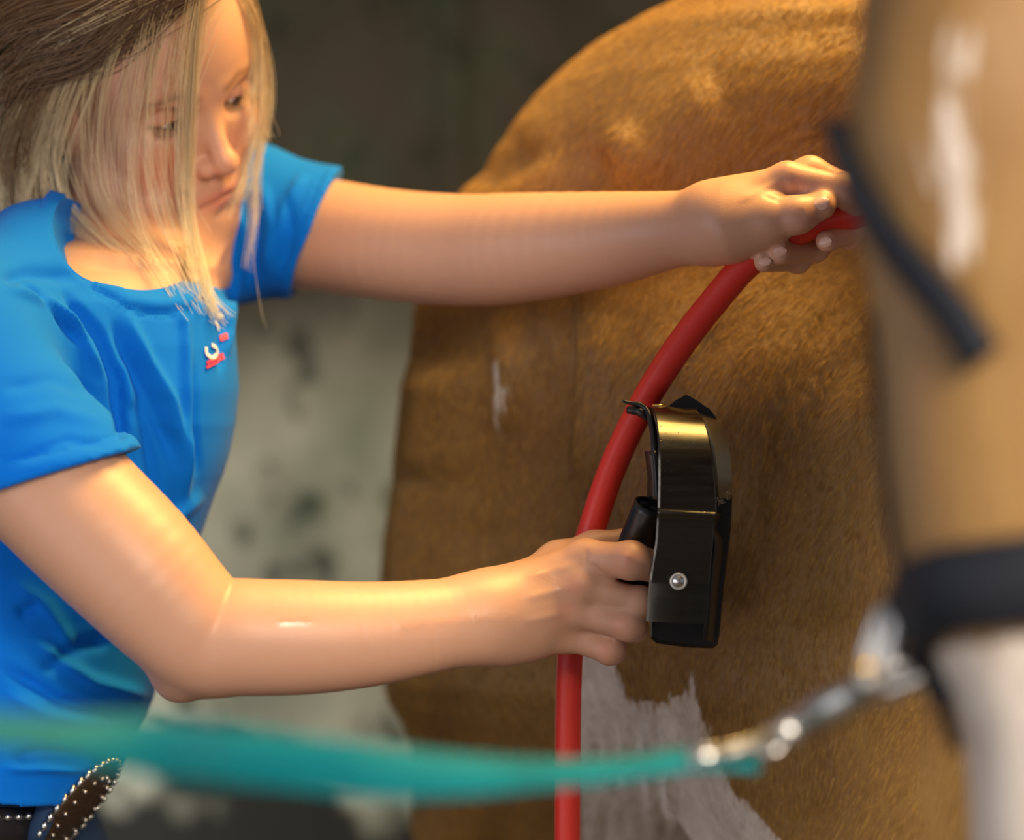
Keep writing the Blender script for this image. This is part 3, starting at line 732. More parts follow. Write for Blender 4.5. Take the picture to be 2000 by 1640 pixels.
ss([(490, 560), (500, 450), (470, 360)], 9, -.003, True); ss([(520, 540), (530, 440), (510, 350)], 12, .004); ss([(545, 540), (570, 450), (560, 370)], 9, -.002); ss([(470, 540), (475, 440), (450, 400)], 9, .004)
ss([(600, 330), (560, 400), (530, 520)], 12, .003)
# hems and collar: raised double band with stitch groove
ss([(0, 900), (120, 878), (262, 842)], 2.5, -.0016, False, ns); ss([(0, 930), (130, 905), (268, 862)], 16, .0012, False, ns)
ss([(632, 330), (590, 440), (540, 552)], 2.5, -.0014, False)
col = [(120, 440), (145, 490), (185, 545), (250, 583), (310, 592), (370, 583), (410, 540)]
ss(col, 15, .0030, False, front); ss([(x+2, y+20) for x, y in col], 2.5, -.002, False, front)
ss([(x+2, y+30) for x, y in col], 2., -.0012, False, front)
nz = np.sin(V[:, 0]*61+3*np.sin(V[:, 2]*23))*np.sin(V[:, 2]*47+2*np.sin(V[:, 0]*31))*.0012
hemk = np.clip(-hemN(V)/.007, 0, 1)*(ns & (X < 330))+~(ns & (X < 330))
V = V+N*(np.maximum(d*1.3, -.0068)*hemk+nz*hemk)[:, None]
shirt = mesh_obj('t_shirt', V, F, M['shirt'], body)
bvh_s = BVHTree.FromPolygons([tuple(v) for v in V], [tuple(int(i) for i in f) for f in F])
print('shirt', len(V), round(time.time()-T0, 1))
# collar rib following the edge of the neck opening
qn = (V-P(258, 425, 1.93))/np.array([.057, .16, .060]); kn = (np.linalg.norm(qn, axis=1)-1)*.055
mk = (np.abs(kn) < .0035) & (V[:, 1] < 2.02) & (V[:, 1] > 1.80)
ang = np.arctan2(-qn[:, 2], qn[:, 0]); cp = []
for a in np.linspace(-.2, math.pi+.35, 46):
    dd = np.abs((ang-a+math.pi) % (2*math.pi)-math.pi); m2 = mk & (dd < .07)
    if m2.sum() > 3:
        o_ = np.argsort(V[m2][:, 1])[:max(3, m2.sum()//5)]; cp.append(V[m2][o_].mean(0))
cp = np.array(cp)
for _ in range(8): cp[1:-1] = .25*cp[:-2]+.5*cp[1:-1]+.25*cp[2:]
cp = catmull(cp, 3); rad = cp-P(258, 425, 1.93); rad[:, 1] = 0; rad /= np.linalg.norm(rad, axis=1, keepdims=True); tg = np.gradient(cp, axis=0); tg /= np.linalg.norm(tg, axis=1, keepdims=True)
nr_ = np.cross(tg, rad); nr_ *= -np.sign(nr_[:, 1:2]); wv = np.cross(nr_, tg); wv *= np.sign((wv*rad).sum(1))[:, None]; wv /= np.linalg.norm(wv, axis=1, keepdims=True)
cl_ = cp+wv*.0055+nr_*.0012
put('collar', ribbon(cl_, wv*.0065, nr_, .0034), M['shirt'], shirt)
def decal(name, pts, w, m, lift=.0012):
    c = []; nn = []
    for x, y in catmull(np.array(pts, float), 6):
        h, nr = hit(bvh_s, x, y)
        if h is None: continue
        c.append(h+nr*lift); nn.append(nr)
    if len(c) < 2: return
    c = np.array(c); nn = np.array(nn); nn[:] = nn.mean(0); t = np.gradient(c, axis=0); ww = np.cross(nn, t); ww /= np.linalg.norm(ww, axis=1, keepdims=True)+1e-9
    put(name, ribbon(c, ww*w, nn, .0008), m, shirt, False)
decal('horseshoe_print', [(400, 678), (401, 690), (408, 697), (416, 697), (422, 688), (419, 679), (411, 674)], .0016, M['print_white'])
for k_ in range(5):
    x0 = 403+k_*7.2; y0 = 712-k_*3.6
    decal('lettering', [(x0, y0-5), (x0+1.5, y0+5)], .0011, M['print_red'])
decal('lettering', [(401, 718), (420, 708), (436, 699)], .0010, M['print_red']); decal('lettering', [(402, 708), (418, 701), (434, 692)], .0010, M['print_red'])
for k_ in range(3): decal('lettering', [(430+k_*5, 656-k_*2), (432+k_*5, 667-k_*2)], .0011, M['print_red'])
decal('horseshoe_print', [(424, 612), (430, 616), (432, 620)], .0016, M['print_white']); decal('horseshoe_print', [(418, 628), (422, 636), (424, 645)], .0016, M['print_white'])

# ------------------------------------------------------------------ jeans, belt, boots
J = Field()
fJ, ja, jb = sections([(1470, -200, 185, 2.0, .115), (1560, -215, 150, 2.0, .122), (1640, -230, 110, 2.0, .125), (1800, -240, 90, 2.0, .125), (1900, -230, 80, 2.0, .10)], 1.98, 2.3)
J.add(fJ, P(0, 1700, 2.0), .4, .03)
hipx = P(-100, 1800, 2.0)
for s, dx in ((-1, -.02), (1, .03)):
    a = hipx+[dx, s*.075, .02]; kn = np.array([a[0]+.05, 2.0+s*.10, .50]); an = np.array([a[0]-.03, 2.0+s*.12, .10])
    J.cap(a, kn, .085, .062, .05); J.cap(kn, an, .062, .055, .03)
V, F = isomesh(J, (-.62, 1.72, .03), (-.1, 2.3, 1.02), .008, 3, 2.4)
jeans = mesh_obj('jeans', V, F, M['denim'], body)
BT = Field()
for s, dx in ((-1, -.02), (1, .03)):
    a = np.array([hipx[0]+dx-.03, 2.0+s*.12, .12])
    BT2 = Field(); BT2.cap(a, a+[0, 0, -.07], .048, .04, .02); BT2.cap(a+[0, 0, -.08], a+[.13, 0, -.085], .036, .032, .03)
    g = lambda p, f=BT2: np.maximum(f(p), .002-p[:, 2])
    V, F = isomesh(g, a-[.1, .08, .13], a+[.2, .08, .08], .006, 3, 2.4)
    mesh_obj('boot', V, F, M['boot'], body)
def jx(z, ang, extra=0):
    zz = np.clip(z, .93, 1.0); py = 820-(zz-CAMZ)/1.98*FX
    xl = (np.interp(py, [1470, 1560, 1640], [-200, -215, -230])-1000)/FX*2.0; xr = (np.interp(py, [1470, 1560, 1640], [180, 150, 110])-1000)/FX*2.0; b = np.interp(py, [1470, 1560, 1640], [.115, .122, .125])
    A = (xr-xl)/2+extra; b = b+extra; c, s = math.cos(ang), math.sin(ang); r = (abs(c)**2.3+abs(s)**2.3)**(-1/2.3)
    return np.array([(xl+xr)/2+A*r*c, 2.0+b*r*s, z])
cs = []; ws = []; nn = []
for i in range(73):
    a = i/72*2*math.pi; z = .952+.012*math.cos(a)*-1
    p = jx(z, a, .004); cs.append(p); ws.append(np.array([0, 0, .019])); nn.append((math.cos(a), math.sin(a), 0))
belt = put('belt', ribbon(cs, ws, nn, .005), M['leather'], body)
for i in range(30):
    a = -math.pi*.95+i*.1; z = .952-.012*math.cos(a)
    for dz in (-.012, .012): put('stud', sphere(jx(z, a, .0075)+[0, 0, dz], .0030, 5), M['chrome'], belt)
for a in (-.75, -1.7):
    put('belt_loop', ribbon([jx(.925, a, .010), jx(.952, a, .013), jx(.985, a, .010)], [np.array([.008, -.003, 0])]*3, [(math.cos(a), math.sin(a), 0)]*3, .004), M['denim'], jeans)
# oval buckle with rope-like rim, seen nearly edge-on
bc = P(150, 1578, 1.925); un = np.array([.78, -.40, -.60]); un /= np.linalg.norm(un); ux = np.array([.62, .05, .78]); ux -= un*(ux@un); ux /= np.linalg.norm(ux); uy = np.cross(un, ux); BM = np.stack([ux, uy, un], 1)
M['buckle'] = mat('antique_silver', (.20, .14, .10), .32, metal=.9); NT(M['buckle']).bump(NT(M['buckle']).noise(160, 3), .9, .002)
bk = put('buckle', sphere(bc, (.046, .027, .005), 16, BM), M['buckle'], belt)
for i in range(34):
    a = i/34*2*math.pi; p = bc+ux*.047*math.cos(a)+uy*.028*math.sin(a); t = -ux*.047*math.sin(a)+uy*.028*math.cos(a); t /= np.linalg.norm(t)
    put('rope_bead', tube([p-t*.0035-un*.002, p, p+t*.0035+un*.002], [.0012, .0026, .0012], 8), M['chrome'], bk)
for i in range(18):
    a = i/18*2*math.pi; put('rope_bead', sphere(bc+ux*.032*math.cos(a)+uy*.018*math.sin(a)+un*.004, .0018, 4), M['chrome'], bk)

# ------------------------------------------------------------------ hair
def hair_obj(name, strands, radius, m, parent, npts=14):
    n = len(strands)
    hc = bpy.data.hair_curves.new(name); hc.add_curves([npts]*n)
    pts = np.zeros((n, npts, 3), np.float32); rad = np.zeros((n, npts), np.float32)
    for i, s in enumerate(strands):
        s = np.asarray(s); t = np.linspace(0, len(s)-1, npts); a = np.floor(t).astype(int).clip(0, len(s)-2); f = (t-a)[:, None]
        pts[i] = s[a]*(1-f)+s[a+1]*f
        rad[i] = radius*np.linspace(1, .55, npts)*(0.7+.6*rng.random())
    hc.attributes['position'].data.foreach_set('vector', pts.ravel())
    ra = hc.attributes.get('radius') or hc.attributes.new('radius', 'FLOAT', 'POINT'); ra.data.foreach_set('value', rad.ravel())
    hc.materials.append(m)
    o = bpy.data.objects.new(name, hc); COL.objects.link(o); o.parent = parent
    return o
def guide(pts, off=.006, dmax=2.05, dmin=1.86, d0=None):
    p2 = catmull(np.array(pts, float), 6); ds = []
    prev = None
    for x, y in p2:
        h, nr = hit(bvh_b, x, y); h2, _ = hit(bvh_s, x, y)
        dd = min([v[1] for v in (h, h2) if v is not None] or [dmax])-off
        if prev is not None: dd = min(dd, prev+.004); dd = max(dd, prev-.008) if d0 is None else dd
        if d0 is not None and prev is None: dd = d0
        dd = min(max(dd, dmin), dmax); ds.append(dd); prev = dd
    ds = np.convolve(np.pad(ds, 7, mode='edge'), np.ones(15)/15, 'valid')
    return np.array([P(x, y, q) for (x, y), q in zip(p2, ds)])
def clump(out, pts, n, s0, s1, off=.006, wav=.0015, tipcut=.25, **kw):
    g = guide(pts, off, **kw); L = len(g)
    for _ in range(n):
        a = rng.normal(0, 1, 3)*np.array([1, .6, .35]); b = a*.55+rng.normal(0, 1, 3)*np.array([1, .7, .35])*.75
        t = np.linspace(0, 1, L)[:, None]
        o = a*s0*(1-t)+b*s1*t
        w = np.sin(t*rng.uniform(2, 6)+rng.uniform(0, 6))*wav*rng.normal(0, 1, 3)*t
        s = g+o+w; e = int(L*(1-tipcut*rng.random())); b0 = int(L*.05*rng.random())
        if e-b0 > 3: out.append(s[b0:e])
blonde = []; dark = []
# front locks hanging over the face: a few tight locks and loose single hairs between them
def locks(out, pts, nl, n, spread, tight, tight1, off, **kw):
    for _ in range(nl):
        dx = rng.normal(0, spread); sc = rng.normal(0, spread*.5)
        p2 = [(x+dx*(1-.35*i/len(pts))+sc*math.sin(i), y) for i, (x, y) in enumerate(pts)]
        clump(out, p2, n, tight, tight1, off+rng.uniform(0, .006), **kw)
clump(blonde, [(392, -30), (380, 90), (372, 210), (367, 320), (368, 420), (385, 500), (405, 570), (425, 625)], 80, .0028, .0030, .024)
clump(blonde, [(384, -30), (362, 90), (352, 210), (350, 320), (358, 420), (376, 510), (400, 590), (428, 640)], 14, .0028, .0035, .028)
locks(blonde, [(360, -30), (330, 60), (312, 200), (300, 330), (310, 430), (345, 520), (385, 590), (415, 635)], 6, 4, 24, .0018, .003, .012)
locks(blonde, [(340, -20), (285, 80), (258, 200), (250, 320), (270, 420), (315, 500), (365, 570), (405, 620)], 6, 4, 26, .0018, .003, .010)
locks(blonde, [(310, -10), (240, 90), (208, 200), (202, 300), (225, 400), (275, 470), (330, 550), (370, 590)], 5, 4, 26, .0016, .003, .010)
locks(blonde, [(280, 0), (200, 90), (172, 200), (168, 310), (185, 390), (230, 460), (290, 510), (330, 570)], 5, 5, 22, .0018, .003, .010)
locks(blonde, [(260, 10), (175, 110), (130, 210), (108, 300), (115, 370), (155, 430), (210, 480), (250, 500)], 7, 8, 20, .0024, .003, .010)
locks(blonde, [(230, 20), (140, 110), (95, 210), (80, 300), (92, 380), (110, 440), (140, 470)], 6, 9, 18, .0024, .003, .010)
locks(blonde, [(200, 30), (110, 110), (50, 200), (22, 290), (8, 370), (16, 440), (28, 480)], 6, 11, 14, .0024, .003, .014)
locks(blonde, [(170, 40), (70, 110), (20, 200), (-10, 300), (-10, 380), (0, 440)], 4, 12, 14, .0024, .003, .014)
locks(blonde, [(190, 60), (120, 150), (85, 250), (60, 340), (55, 410), (75, 455), (110, 490)], 8, 10, 18, .003, .005, .012)
locks(dark, [(150, 90), (90, 180), (60, 280), (60, 360), (85, 430), (120, 480)], 8, 12, 18, .004, .006, .006)
clump(blonde, [(300, 40), (290, 180), (300, 300), (320, 400), (345, 470)], 12, .016, .012, .010)
clump(blonde, [(365, 480), (385, 560), (410, 610), (430, 630)], 40, .004, .012, .01)
# far side locks
clump(blonde, [(455, -40), (488, 40), (508, 120), (512, 200), (500, 270), (482, 330), (465, 380), (440, 440)], 70, .0040, .0055, .012, d0=1.99)
clump(blonde, [(475, -40), (500, 50), (515, 130), (517, 210), (506, 290), (498, 370), (496, 440), (480, 545)], 45, .0028, .0028, .012, d0=1.99)
clump(blonde, [(440, -40), (478, 20), (494, 90), (496, 180), (490, 250), (478, 300)], 60, .0045, .004, .012, d0=1.99)
clump(blonde, [(505, 190), (515, 235), (525, 260), (532, 275)], 12, .004, .006, .012, d0=1.99)
clump(blonde, [(490, 440), (500, 540), (512, 610), (522, 645)], 2, .001, .001, .012, d0=1.98)
# swept-back hair over the crown
knot = hp(-.01, .035, -.215)
for k_ in range(22):
    y0 = -110+k_*9; x0 = 420-k_*7; tmp = []
    clump(tmp, [(x0, -60+k_*3), (x0-100, y0+50), (120-k_*3, y0+90), (20, y0+140)], 55, .010, .010, .010, wav=.003, dmax=2.10, tipcut=.05)
    for q_ in tmp:
        e_ = knot+rng.normal(0, .014, 3); m_ = (q_[-1]+e_)/2+(q_[-1]-q_[-6])*.5
        dark.append(np.vstack([q_, catmull(np.array([q_[-1], m_, e_]), 5)[1:]]))
clump(dark, [(350, -20), (250, 60), (170, 110), (100, 190), (60, 290), (60, 380)], 120, .012, .012, .008)
clump(dark, [(240, 30), (140, 110), (60, 200), (20, 290), (40, 380), (70, 430)], 90, .014, .014, .006)
clump(blonde, [(430, -50), (400, 0), (370, 60), (350, 140), (340, 200)], 60, .014, .008, .006)
clump(blonde, [(360, -40), (240, 20), (140, 70), (60, 130), (-20, 200)], 60, .014, .012, .018, wav=.003)
hair = hair_obj('hair', blonde, .00017, M['hair'], body, 18)
hair2 = hair_obj('hair', dark, .00034, M['hair_dark'], body, 14); hair2['label'] = 'darker brown hair swept back over the crown'
# scalp under the strands
C = Field(); C.ell(hp(0, .038, -.092), (.083, .104, .104), .01, MH); C.ell(hp(-.03, .0, -.13), (.055, .085, .065), .03, MH)
C.ell(hp(0, .035, -.215), (.045, .04, .035), .03, MH)
def CF(p):
    qq = (p-HO)@MH
    lim = qq[:, 2]+.032+np.clip(.055-qq[:, 1], 0, 1)*.75
    return np.maximum(C(p), np.maximum(lim*.7, -.115-qq[:, 1]))
V, F = isomesh(CF, HO+[-.32, -.2, -.2], HO+[.2, .3, .3], .004, 3, 2.2)
cap = mesh_obj('hair_cap', V, F, M['hair_cap'], body)
# eyelashes
lash = []
for s in (-1, 1):
    for i in range(26):
        t = i/25; x = s*(.020+.025*t); a = hp(x, -.0045-.0025*math.sin(t*math.pi), .0052-.005*t); b = hp(x+s*.003*(t-.2), -.010-.003*math.sin(t*math.pi), .0115-.004*t)
        lash.append([a, (a+b)/2+RH@np.array([0, -.0008, .0006]), b])
hair_obj('eyelashes', lash, .00022, M['hair_dark'], body, 4)

# ------------------------------------------------------------------ hose
hose_pts = [P(2000, 470, 2.0), P(1850, 425, 1.93), P(1740, 410, 1.878), P(1650, 422, 1.872), P(1565, 448, 1.868), P(1468, 508, 1.872), P(1392, 592, 1.878), P(1316, 692, 1.882), P(1250, 800, 1.886), P(1198, 910, 1.888), P(1160, 1020, 1.888), P(1135, 1110, 1.892), P(1118, 1220, 1.895), P(1111, 1330, 1.895), P(1109, 1480, 1.895), P(1108, 1640, 1.895), P(1106, 2000, 1.895), P(1100, 2600, 1.88), P(1090, 3400, 1.82), np.array([.03, 1.72, .10]), np.array([.0, 1.55, .014]), np.array([-.2, 1.2, .011]), np.array([-.6, .9, .011])]
rr = [.0112]*4+[.0108]*4+[.0103]*4+[.0096]*11
hose = put('hose', tube(hose_pts, rr, 24, True, 8), M['hose'])
tag(hose, 'red rubber hose curving from the upper hand down past the horse flank', 'hose')

# ------------------------------------------------------------------ grooming tool
tool = bpy.data.objects.new('grooming_tool', None); COL.objects.link(tool); tool.location = P(1340, 1265, 1.92)
tag(tool, 'black grooming tool with steel band and round rivet pressed against the horse', 'grooming tool')
TO = np.array(tool.location)
def tput(name, vf, m, parent=None, smooth=True):
    o = put(name, ([np.asarray(v)-TO for v in vf[0]], vf[1]), m, parent or tool, smooth); return o
def prism(poly, d0, d1, bev=.0015):
    poly = np.array(poly, float); c = poly.mean(0); n = len(poly); V = []
    for dd, sc in ((d0, 1-bev*2700/120), (d0+(d1-d0)*.25, 1), (d0+(d1-d0)*.75, 1), (d1, 1-bev*2700/120)):
        for x, y in poly: V.append(P(c[0]+(x-c[0])*sc, c[1]+(y-c[1])*sc, dd) if np.isscalar(dd) else None)
    F = [tuple(range(n)), tuple(3*n+i for i in range(n))[::-1]]
    for k_ in range(3):
        for i in range(n): j = (i+1) % n; F.append((k_*n+i, (k_+1)*n+i, (k_+1)*n+j, k_*n+j))
    return V, F
tput('back_plate', prism([(1300, 800), (1335, 790), (1375, 798), (1402, 822), (1420, 862), (1428, 920), (1430, 980), (1427, 1040), (1418, 1110), (1411, 1180), (1406, 1235), (1402, 1258), (1393, 1266), (1340, 1264), (1282, 1256), (1271, 1246), (1270, 1210), (1282, 1060), (1284, 900)], 1.873, 1.886), M['black_rubber'], smooth=False)
tput('corner_pad', prism([(1303, 795), (1322, 780), (1341, 770), (1362, 782), (1388, 800), (1404, 824), (1350, 832)], 1.860, 1.884, .0006), M['black_rubber'], smooth=False)
# sheet-steel band: bends over at the top, hangs down in front of the fingers
path = [  # left x, right x, y, depth
 (1264, 1340, 800, 1.874), (1268, 1350, 794, 1.858), (1272, 1360, 795, 1.842), (1276, 1369, 804, 1.828), (1280, 1377, 820, 1.817), (1283, 1383, 840, 1.809), (1285, 1388, 862, 1.803), (1286, 1392, 888, 1.799), (1286, 1397, 935, 1.797), (1285, 1400, 990, 1.796), (1285, 1399, 1000, 1.794), (1283, 1396, 1012, 1.796), (1280, 1392, 1060, 1.798), (1272, 1388, 1110, 1.800), (1266, 1384, 1160, 1.802), (1262, 1381, 1213, 1.804)]
pp = catmull(np.array(path, float), 5)
Lp = np.array([P(a, y, dd) for a, b, y, dd in pp]); Rp = np.array([P(b, y+6, dd+.004) for a, b, y, dd in pp])
cc = (Lp+Rp)/2; ww = (Rp-Lp)/2; tt = np.gradient(cc, axis=0); nnn = np.cross(ww, tt); nnn *= np.sign(-nnn[len(nnn)//2, 1])
band = tput('steel_band', ribbon(cc, ww, nnn, .0018), M['black_metal'])
band.data.polygons.foreach_set('use_smooth', [True]*len(band.data.polygons))
md = band.modifiers.new('edges', 'EDGE_SPLIT'); md.split_angle = math.radians(35)
# narrow outer hoop beside the band
path2 = [(1345, 1386, 804, 1.868), (1362, 1400, 812, 1.850), (1378, 1412, 832, 1.838), (1388, 1421, 862, 1.832), (1395, 1426, 900, 1.832), (1399, 1428, 940, 1.836), (1401, 1426, 968, 1.850)]
pp = catmull(np.array(path2, float), 5); L2 = np.array([P(a, y, dd) for a, b, y, dd in pp]); R2 = np.array([P(b, y+5, dd+.018) for a, b, y, dd in pp]); c2 = (L2+R2)/2; w2 = (R2-L2)/2; t2 = np.gradient(c2, axis=0); n2 = np.cross(w2, t2); n2 *= np.sign(-n2[len(n2)//2, 1])
M['worn_metal'] = mat('worn_dark_metal', (.30, .28, .21), .45, metal=.85)
o = tput('side_hoop', ribbon(c2, w2, n2, .0022), M['worn_metal']); md = o.modifiers.new('edges', 'EDGE_SPLIT'); md.split_angle = math.radians(35)
# side gusset between plate and band
gs = catmull(np.array([(1392, 1000, 1.806), (1384, 1030, 1.812), (1394, 1055, 1.815), (1388, 1120, 1.818), (1382, 1180, 1.82), (1376, 1250, 1.83)], float), 5)
g1_ = np.array([P(x, y, dd) for x, y, dd in gs]); g2_ = np.array([P(x+16, y+2, 1.872) for x, y, dd in gs])
tput('gusset', ribbon((g1_+g2_)/2, (g2_-g1_)/2, np.cross(g2_-g1_, np.gradient(g1_, axis=0)), .003), M['black_rubber'])
# rubber lining edge curling over the hose at the top left
rg = catmull(np.array([(1216, 783, 1.850), (1232, 787, 1.850), (1250, 790, 1.850), (1264, 802, 1.848), (1272, 822, 1.840), (1278, 860, 1.826), (1279, 900, 1.822), (1276, 940, 1.822)], float), 5)
rr2 = np.array([P(x, y, dd) for x, y, dd in rg]); tput('rubber_lining', tube(rr2, np.interp(np.linspace(0, 1, len(rr2)), [0, .2, .5, .8, 1], [.0010, .0018, .0026, .0028, .002]), 10), M['black_rubber'])
rg = [P(1226, 801, 1.856), P(1238, 801, 1.854), P(1252, 805, 1.85), P(1266, 820, 1.85)]; tput('rubber_lining', tube(rg, [.0028, .0034, .0036, .002], 10, True, 4), M['black_rubber'])
lin = catmull(np.array([(1262, 1278, 880, 1.84), (1268, 1282, 930, 1.84), (1266, 1284, 975, 1.84)], float), 5)
l1 = np.array([P(a, y, 1.86) for a, b, y, dd in lin]); l2 = np.array([P(b, y, 1.80) for a, b, y, dd in lin]); tput('rubber_lining', ribbon((l1+l2)/2, (l2-l1)/2, [(-1, 0, 0)]*len(l1), .003), M['black_rubber'])
# handle: rubber tube with open end, running behind the fingers
hA = P(1272, 985, 1.836); hB = P(1238, 1078, 1.850); hC = P(1230, 1240, 1.858)
hdir = (hB-hA)/np.linalg.norm(hB-hA)
Vh, Fh = tube([hA, hA+hdir*.02, hB, P(1235, 1150, 1.856), hC], [.0125, .0130, .0132, .0118, .0115], 24, False, 4)
Vi, Fi = tube([hA, hA+hdir*.02], [.0105, .0100], 24, False); Fi = [f[::-1] for f in Fi]+[tuple(24+j for j in range(24))]
Vr, Fr = join([(Vh, Fh), (Vi, Fi)]); nh = len(Vh)
for j in range(24): k_ = (j+1) % 24; Fr.append((j, nh+j, nh+k_, k_))
Fr.append(tuple(nh-24+j for j in range(24)))
tput('handle', (Vr, Fr), M['black_rubber'])
# rivet
rc = P(1325, 1135, 1.7985)
lathe = [(0, .0042), (.0018, .0042), (.0022, .0030), (.0036, .0030), (.0040, .0012), (.0050, .0010), (.0060, .0004), (.0062, -.0006)]
Vv = []; Ff = []; sg = 24
for r_, z_ in lathe:
    for j in range(sg): a = j/sg*2*math.pi; Vv.append(rc+np.array([r_*math.cos(a), -z_*.6, r_*math.sin(a)]))
for i in range(len(lathe)-1):
    for j in range(sg): k_ = (j+1) % sg; Ff.append((i*sg+j, i*sg+k_, (i+1)*sg+k_, (i+1)*sg+j))
rv = tput('rivet', (Vv, Ff), M['chrome'])
M['washer'] = mat('pale_washer', (.85, .82, .74), .5, metal=.6)
tput('washer', ring(rc+np.array([0, -.0006, 0]), (.0051, .0051), .0011, np.array([1., 0, 0]), np.array([0, 0, 1.])), M['washer'], rv)
tput('screw', tube([P(1274, 795, 1.846), P(1300, 793, 1.846)], .0022, 12), M['brass'])
# water drops on the band
db = BVHTree.FromPolygons([tuple(v) for v in join([ribbon(cc, ww, nnn, .0018)])[0]], ribbon(cc, ww, nnn, .0018)[1])
for (x, y, r_) in [(1291, 859, .0011), (1298, 866, .0007), (1305, 865, .0007), (1310, 861, .0009), (1352, 866, .0008), (1356, 864, .0006), (1300, 846, .0005), (1290, 833, .0006), (1325, 845, .0005), (1286, 903, .0007), (1299, 920, .0009), (1310, 921, .0009), (1299, 930, .0006), (1312, 938, .0006), (1300, 935, .0006), (1297, 975, .0005), (1375, 1003, .0016), (1383, 1000, .0012), (1388, 1014, .0011), (1310, 958, .0006), (1304, 900, .0006), (1340, 1040, .0006), (1300, 1050, .0006)]:
    h, nr = hit(db, x, y)
    if h is not None: tput('water_drop', sphere(h, (r_, r_*.6, r_), 6), M['water'])
for i in range(26):
    x = 1400+i*1.1+rng.normal(0, 4); y = 985-i*1.0+rng.normal(0, 4); tput('water_drop', sphere(P(x, y, 1.842+rng.random()*.01), .0006+.0006*rng.random(), 4), M['water'])

# ------------------------------------------------------------------ halter on the horse's head
halter = bpy.data.objects.new('halter', None); COL.objects.link(halter); halter.location = P(1780, 1230, 1.2)
tag(halter, 'dark nylon halter on the blurred horse head at right', 'halter')
HO2 = np.array(halter.location)
def hput(name, vf, m, parent=None, smooth=True): return put(name, ([np.asarray(v)-HO2 for v in vf[0]], vf[1]), m, parent or halter, smooth)
Rr = np.array(head_rows, float)
def head_pt(ang, py, extra):
    xl, xr, yc, b = [np.interp(py, Rr[:, 0], Rr[:, i]) for i in (1, 2, 3, 4)]
    xl = (xl-1000)/FX*yc; xr = (xr-1000)/FX*yc; A = (xr-xl)/2+extra; b = b+extra
    c, s = math.cos(ang), math.sin(ang); r = (abs(c)**2.3+abs(s)**2.3)**(-1/2.3)
    return np.array([(xl+xr)/2+A*r*c, yc+b*r*s, CAMZ+(820-py)/FX*1.2])
def wrap(a0, a1, pyf, hw, n=40, extra=.004, th=.004):
    c = []; w = []; nn = []
    for i in range(n+1):
        t = i/n; a = a0+(a1-a0)*t; py = pyf(t)
        p = head_pt(a, py, extra); q_ = head_pt(a, py+20, extra); u = (q_-p)/np.linalg.norm(q_-p)
        c.append(p); w.append(u*hw); nn.append((math.cos(a), math.sin(a), 0))
    return ribbon(c, w, nn, th)
def noseb(t):
    return float(np.interp(t, [0, .22, .27, .32, .40, .5, .75, 1], [1380, 1270, 1215, 1180, 1145, 1120, 1080, 1060]))
hput('noseband', wrap(math.pi*.7, math.pi*1.95, noseb, .0205, 60, .006, .008), M['halter'])
hput('cheek_strap', wrap(math.radians(176), math.radians(183), lambda t: 660+590*t, .014, 20, .003, .004), M['halter'])
def surf_strap(name, pts, hw, th=.005, m='halter', lift=.006):
    c = []; nn = []
    for x, y in catmull(np.array(pts, float), 6):
        h, nr = hit(bvh_h, x, y)
        if h is None or h[1] > 1.6:
            h = P(x, y, c[-1][1] if c else 1.24); nr = nn[-1] if nn else np.array([-.8, -.6, 0])
        c.append(h+nr*lift); nn.append(nr)
    c = np.array(c); nn = np.array(nn)
    k3 = np.array([.25, .5, .25])
    for _ in range(6):
        c[1:-1] = .25*c[:-2]+.5*c[1:-1]+.25*c[2:]; nn[1:-1] = .25*nn[:-2]+.5*nn[1:-1]+.25*nn[2:]
    t = np.gradient(c, axis=0); w = np.cross(nn, t); w /= np.linalg.norm(w, axis=1, keepdims=True)
    return hput(name, ribbon(c, w*hw, nn, th), M[m])
surf_strap('crown_strap', [(1652, 235), (1680, 330), (1730, 430), (1800, 520), (1870, 600), (1930, 700)], .0105)
surf_strap('jaw_strap', [(1838, 1330), (1860, 1375), (1888, 1440)], .0075)
# square ring under the jaw
hput('halter_ring_and_glint', ring(P(1722, 1262, 1.24), (.0048, .0185), .0050, np.array([.9, -.3, -.2]), np.array([.30, 0, .95]), sq=1.6), M['chrome'])
hput('halter_ring_and_glint', sphere(P(1690, 1303, 1.235), .0042, 8), M['brass'])  # brass ball added to stand in for a golden glint

# ------------------------------------------------------------------ lead: snap and webbing
lead = bpy.data.objects.new('lead_line', None); COL.objects.link(lead); lead.location = P(1000, 1500, 1.25)
tag(lead, 'teal green webbing lead line clipped to the halter with a silver snap', 'lead line')
LO = np.array(lead.location)
def lput(name, vf, m, parent=None, smooth=True): return put(name, ([np.asarray(v)-LO for v in vf[0]], vf[1]), m, parent or lead, smooth)
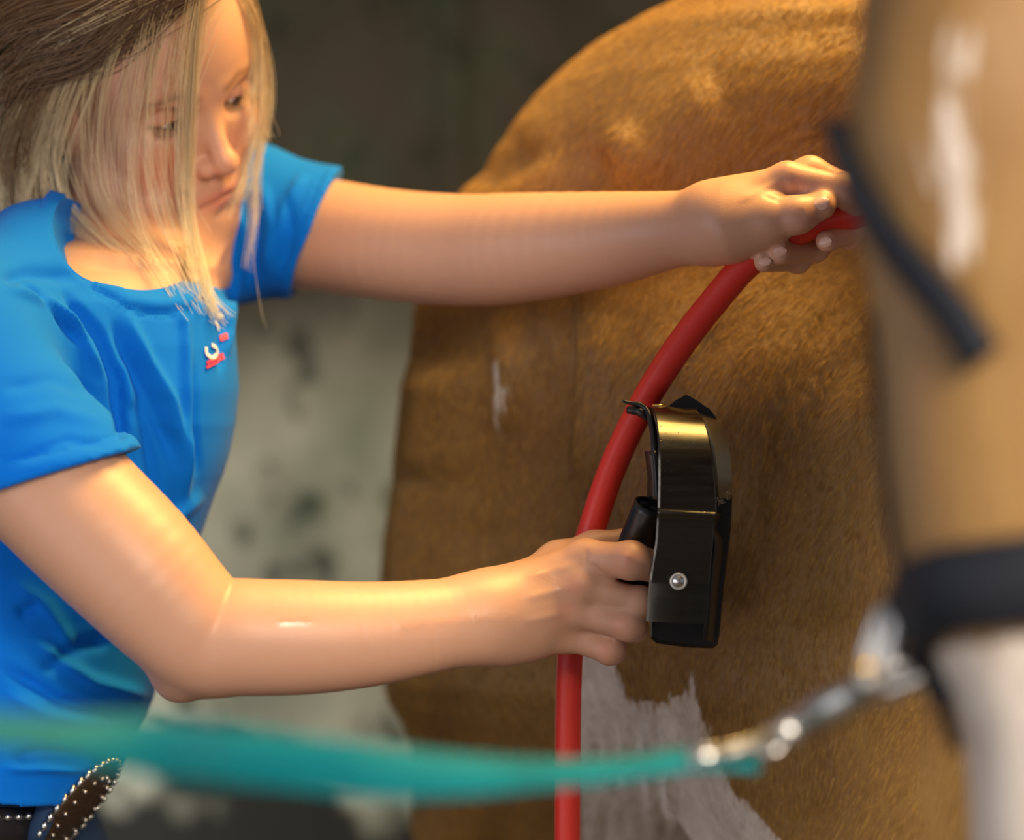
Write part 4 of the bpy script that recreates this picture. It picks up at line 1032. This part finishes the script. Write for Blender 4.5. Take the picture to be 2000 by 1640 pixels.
# x, top y, bottom y, depth
wb = [(-900, 1300, 1440, .98), (-400, 1360, 1480, 1.0), (-100, 1390, 1455, 1.03), (60, 1403, 1458, 1.05), (200, 1400, 1490, 1.07), (330, 1402, 1525, 1.09), (450, 1410, 1540, 1.10), (600, 1432, 1551, 1.13), (760, 1460, 1556, 1.16), (900, 1476, 1551, 1.19), (1020, 1485, 1540, 1.22), (1150, 1488, 1526, 1.26), (1260, 1478, 1512, 1.29), (1340, 1466, 1500, 1.31), (1400, 1470, 1496, 1.32), (1480, 1462, 1502, 1.33)]
pw_ = catmull(np.array(wb, float), 6); ct = []; wt = []; nt = []
for i, (x, a, b, dd) in enumerate(pw_):
    p1 = P(x, a, dd); p2 = P(x, b, dd); vis = np.linalg.norm(p2-p1)/2; full = .0125
    ang = math.acos(min(1, vis/full)); tw = np.array([0, math.sin(ang)*full, 0])
    h = (p1-p2)/2; h = h/np.linalg.norm(h)*min(vis, full) if vis > full else h
    w = h+tw; ct.append((p1+p2)/2); wt.append(w)
ct = np.array(ct); wt = np.array(wt); tt = np.gradient(ct, axis=0); nt = np.cross(wt, tt)
lput('webbing', ribbon(ct, wt, nt, .0022), M['webbing'])
# leather end loop and metal swivel snap
e0 = P(1480, 1482, 1.33); 
lput('end_clamp', ribbon([P(1345, 1474, 1.305), P(1400, 1476, 1.315), P(1450, 1462, 1.32), P(1510, 1440, 1.325)], [np.array([.001, .001, .0050])]*4, [(0, -1, 0)]*4, .008), M['chrome'])
snap = lput('snap_barrel', tube([P(1520, 1440, 1.322), P(1545, 1424, 1.32), P(1570, 1410, 1.316), P(1620, 1384, 1.30), P(1660, 1362, 1.29), P(1688, 1346, 1.28)], [.0050, .0095, .0070, .0100, .0090, .0060], 16, True, 4), M['chrome'])
lput('swivel_eye', ring(P(1508, 1446, 1.322), (.008, .008), .0026, np.array([.85, 0, .35]), np.array([0, .8, .6])), M['chrome'])
lput('snap_hook', tube([P(1680, 1350, 1.282), P(1720, 1345, 1.27), P(1780, 1325, 1.262), P(1830, 1302, 1.255), P(1845, 1282, 1.25), P(1825, 1272, 1.245), P(1780, 1290, 1.242), P(1730, 1305, 1.240), P(1700, 1318, 1.245), P(1688, 1335, 1.262)], [.0080, .0080, .0076, .0070, .0062, .006, .0055, .0055, .006, .006], 12, True, 5), M['chrome'])
lput('snap_glint', sphere(P(1712, 1338, 1.262), (.0055, .0055, .0055), 8), M['brass'])  # second brass ball added in place of a golden reflection on the snap
print('done', round(time.time()-T0, 1))
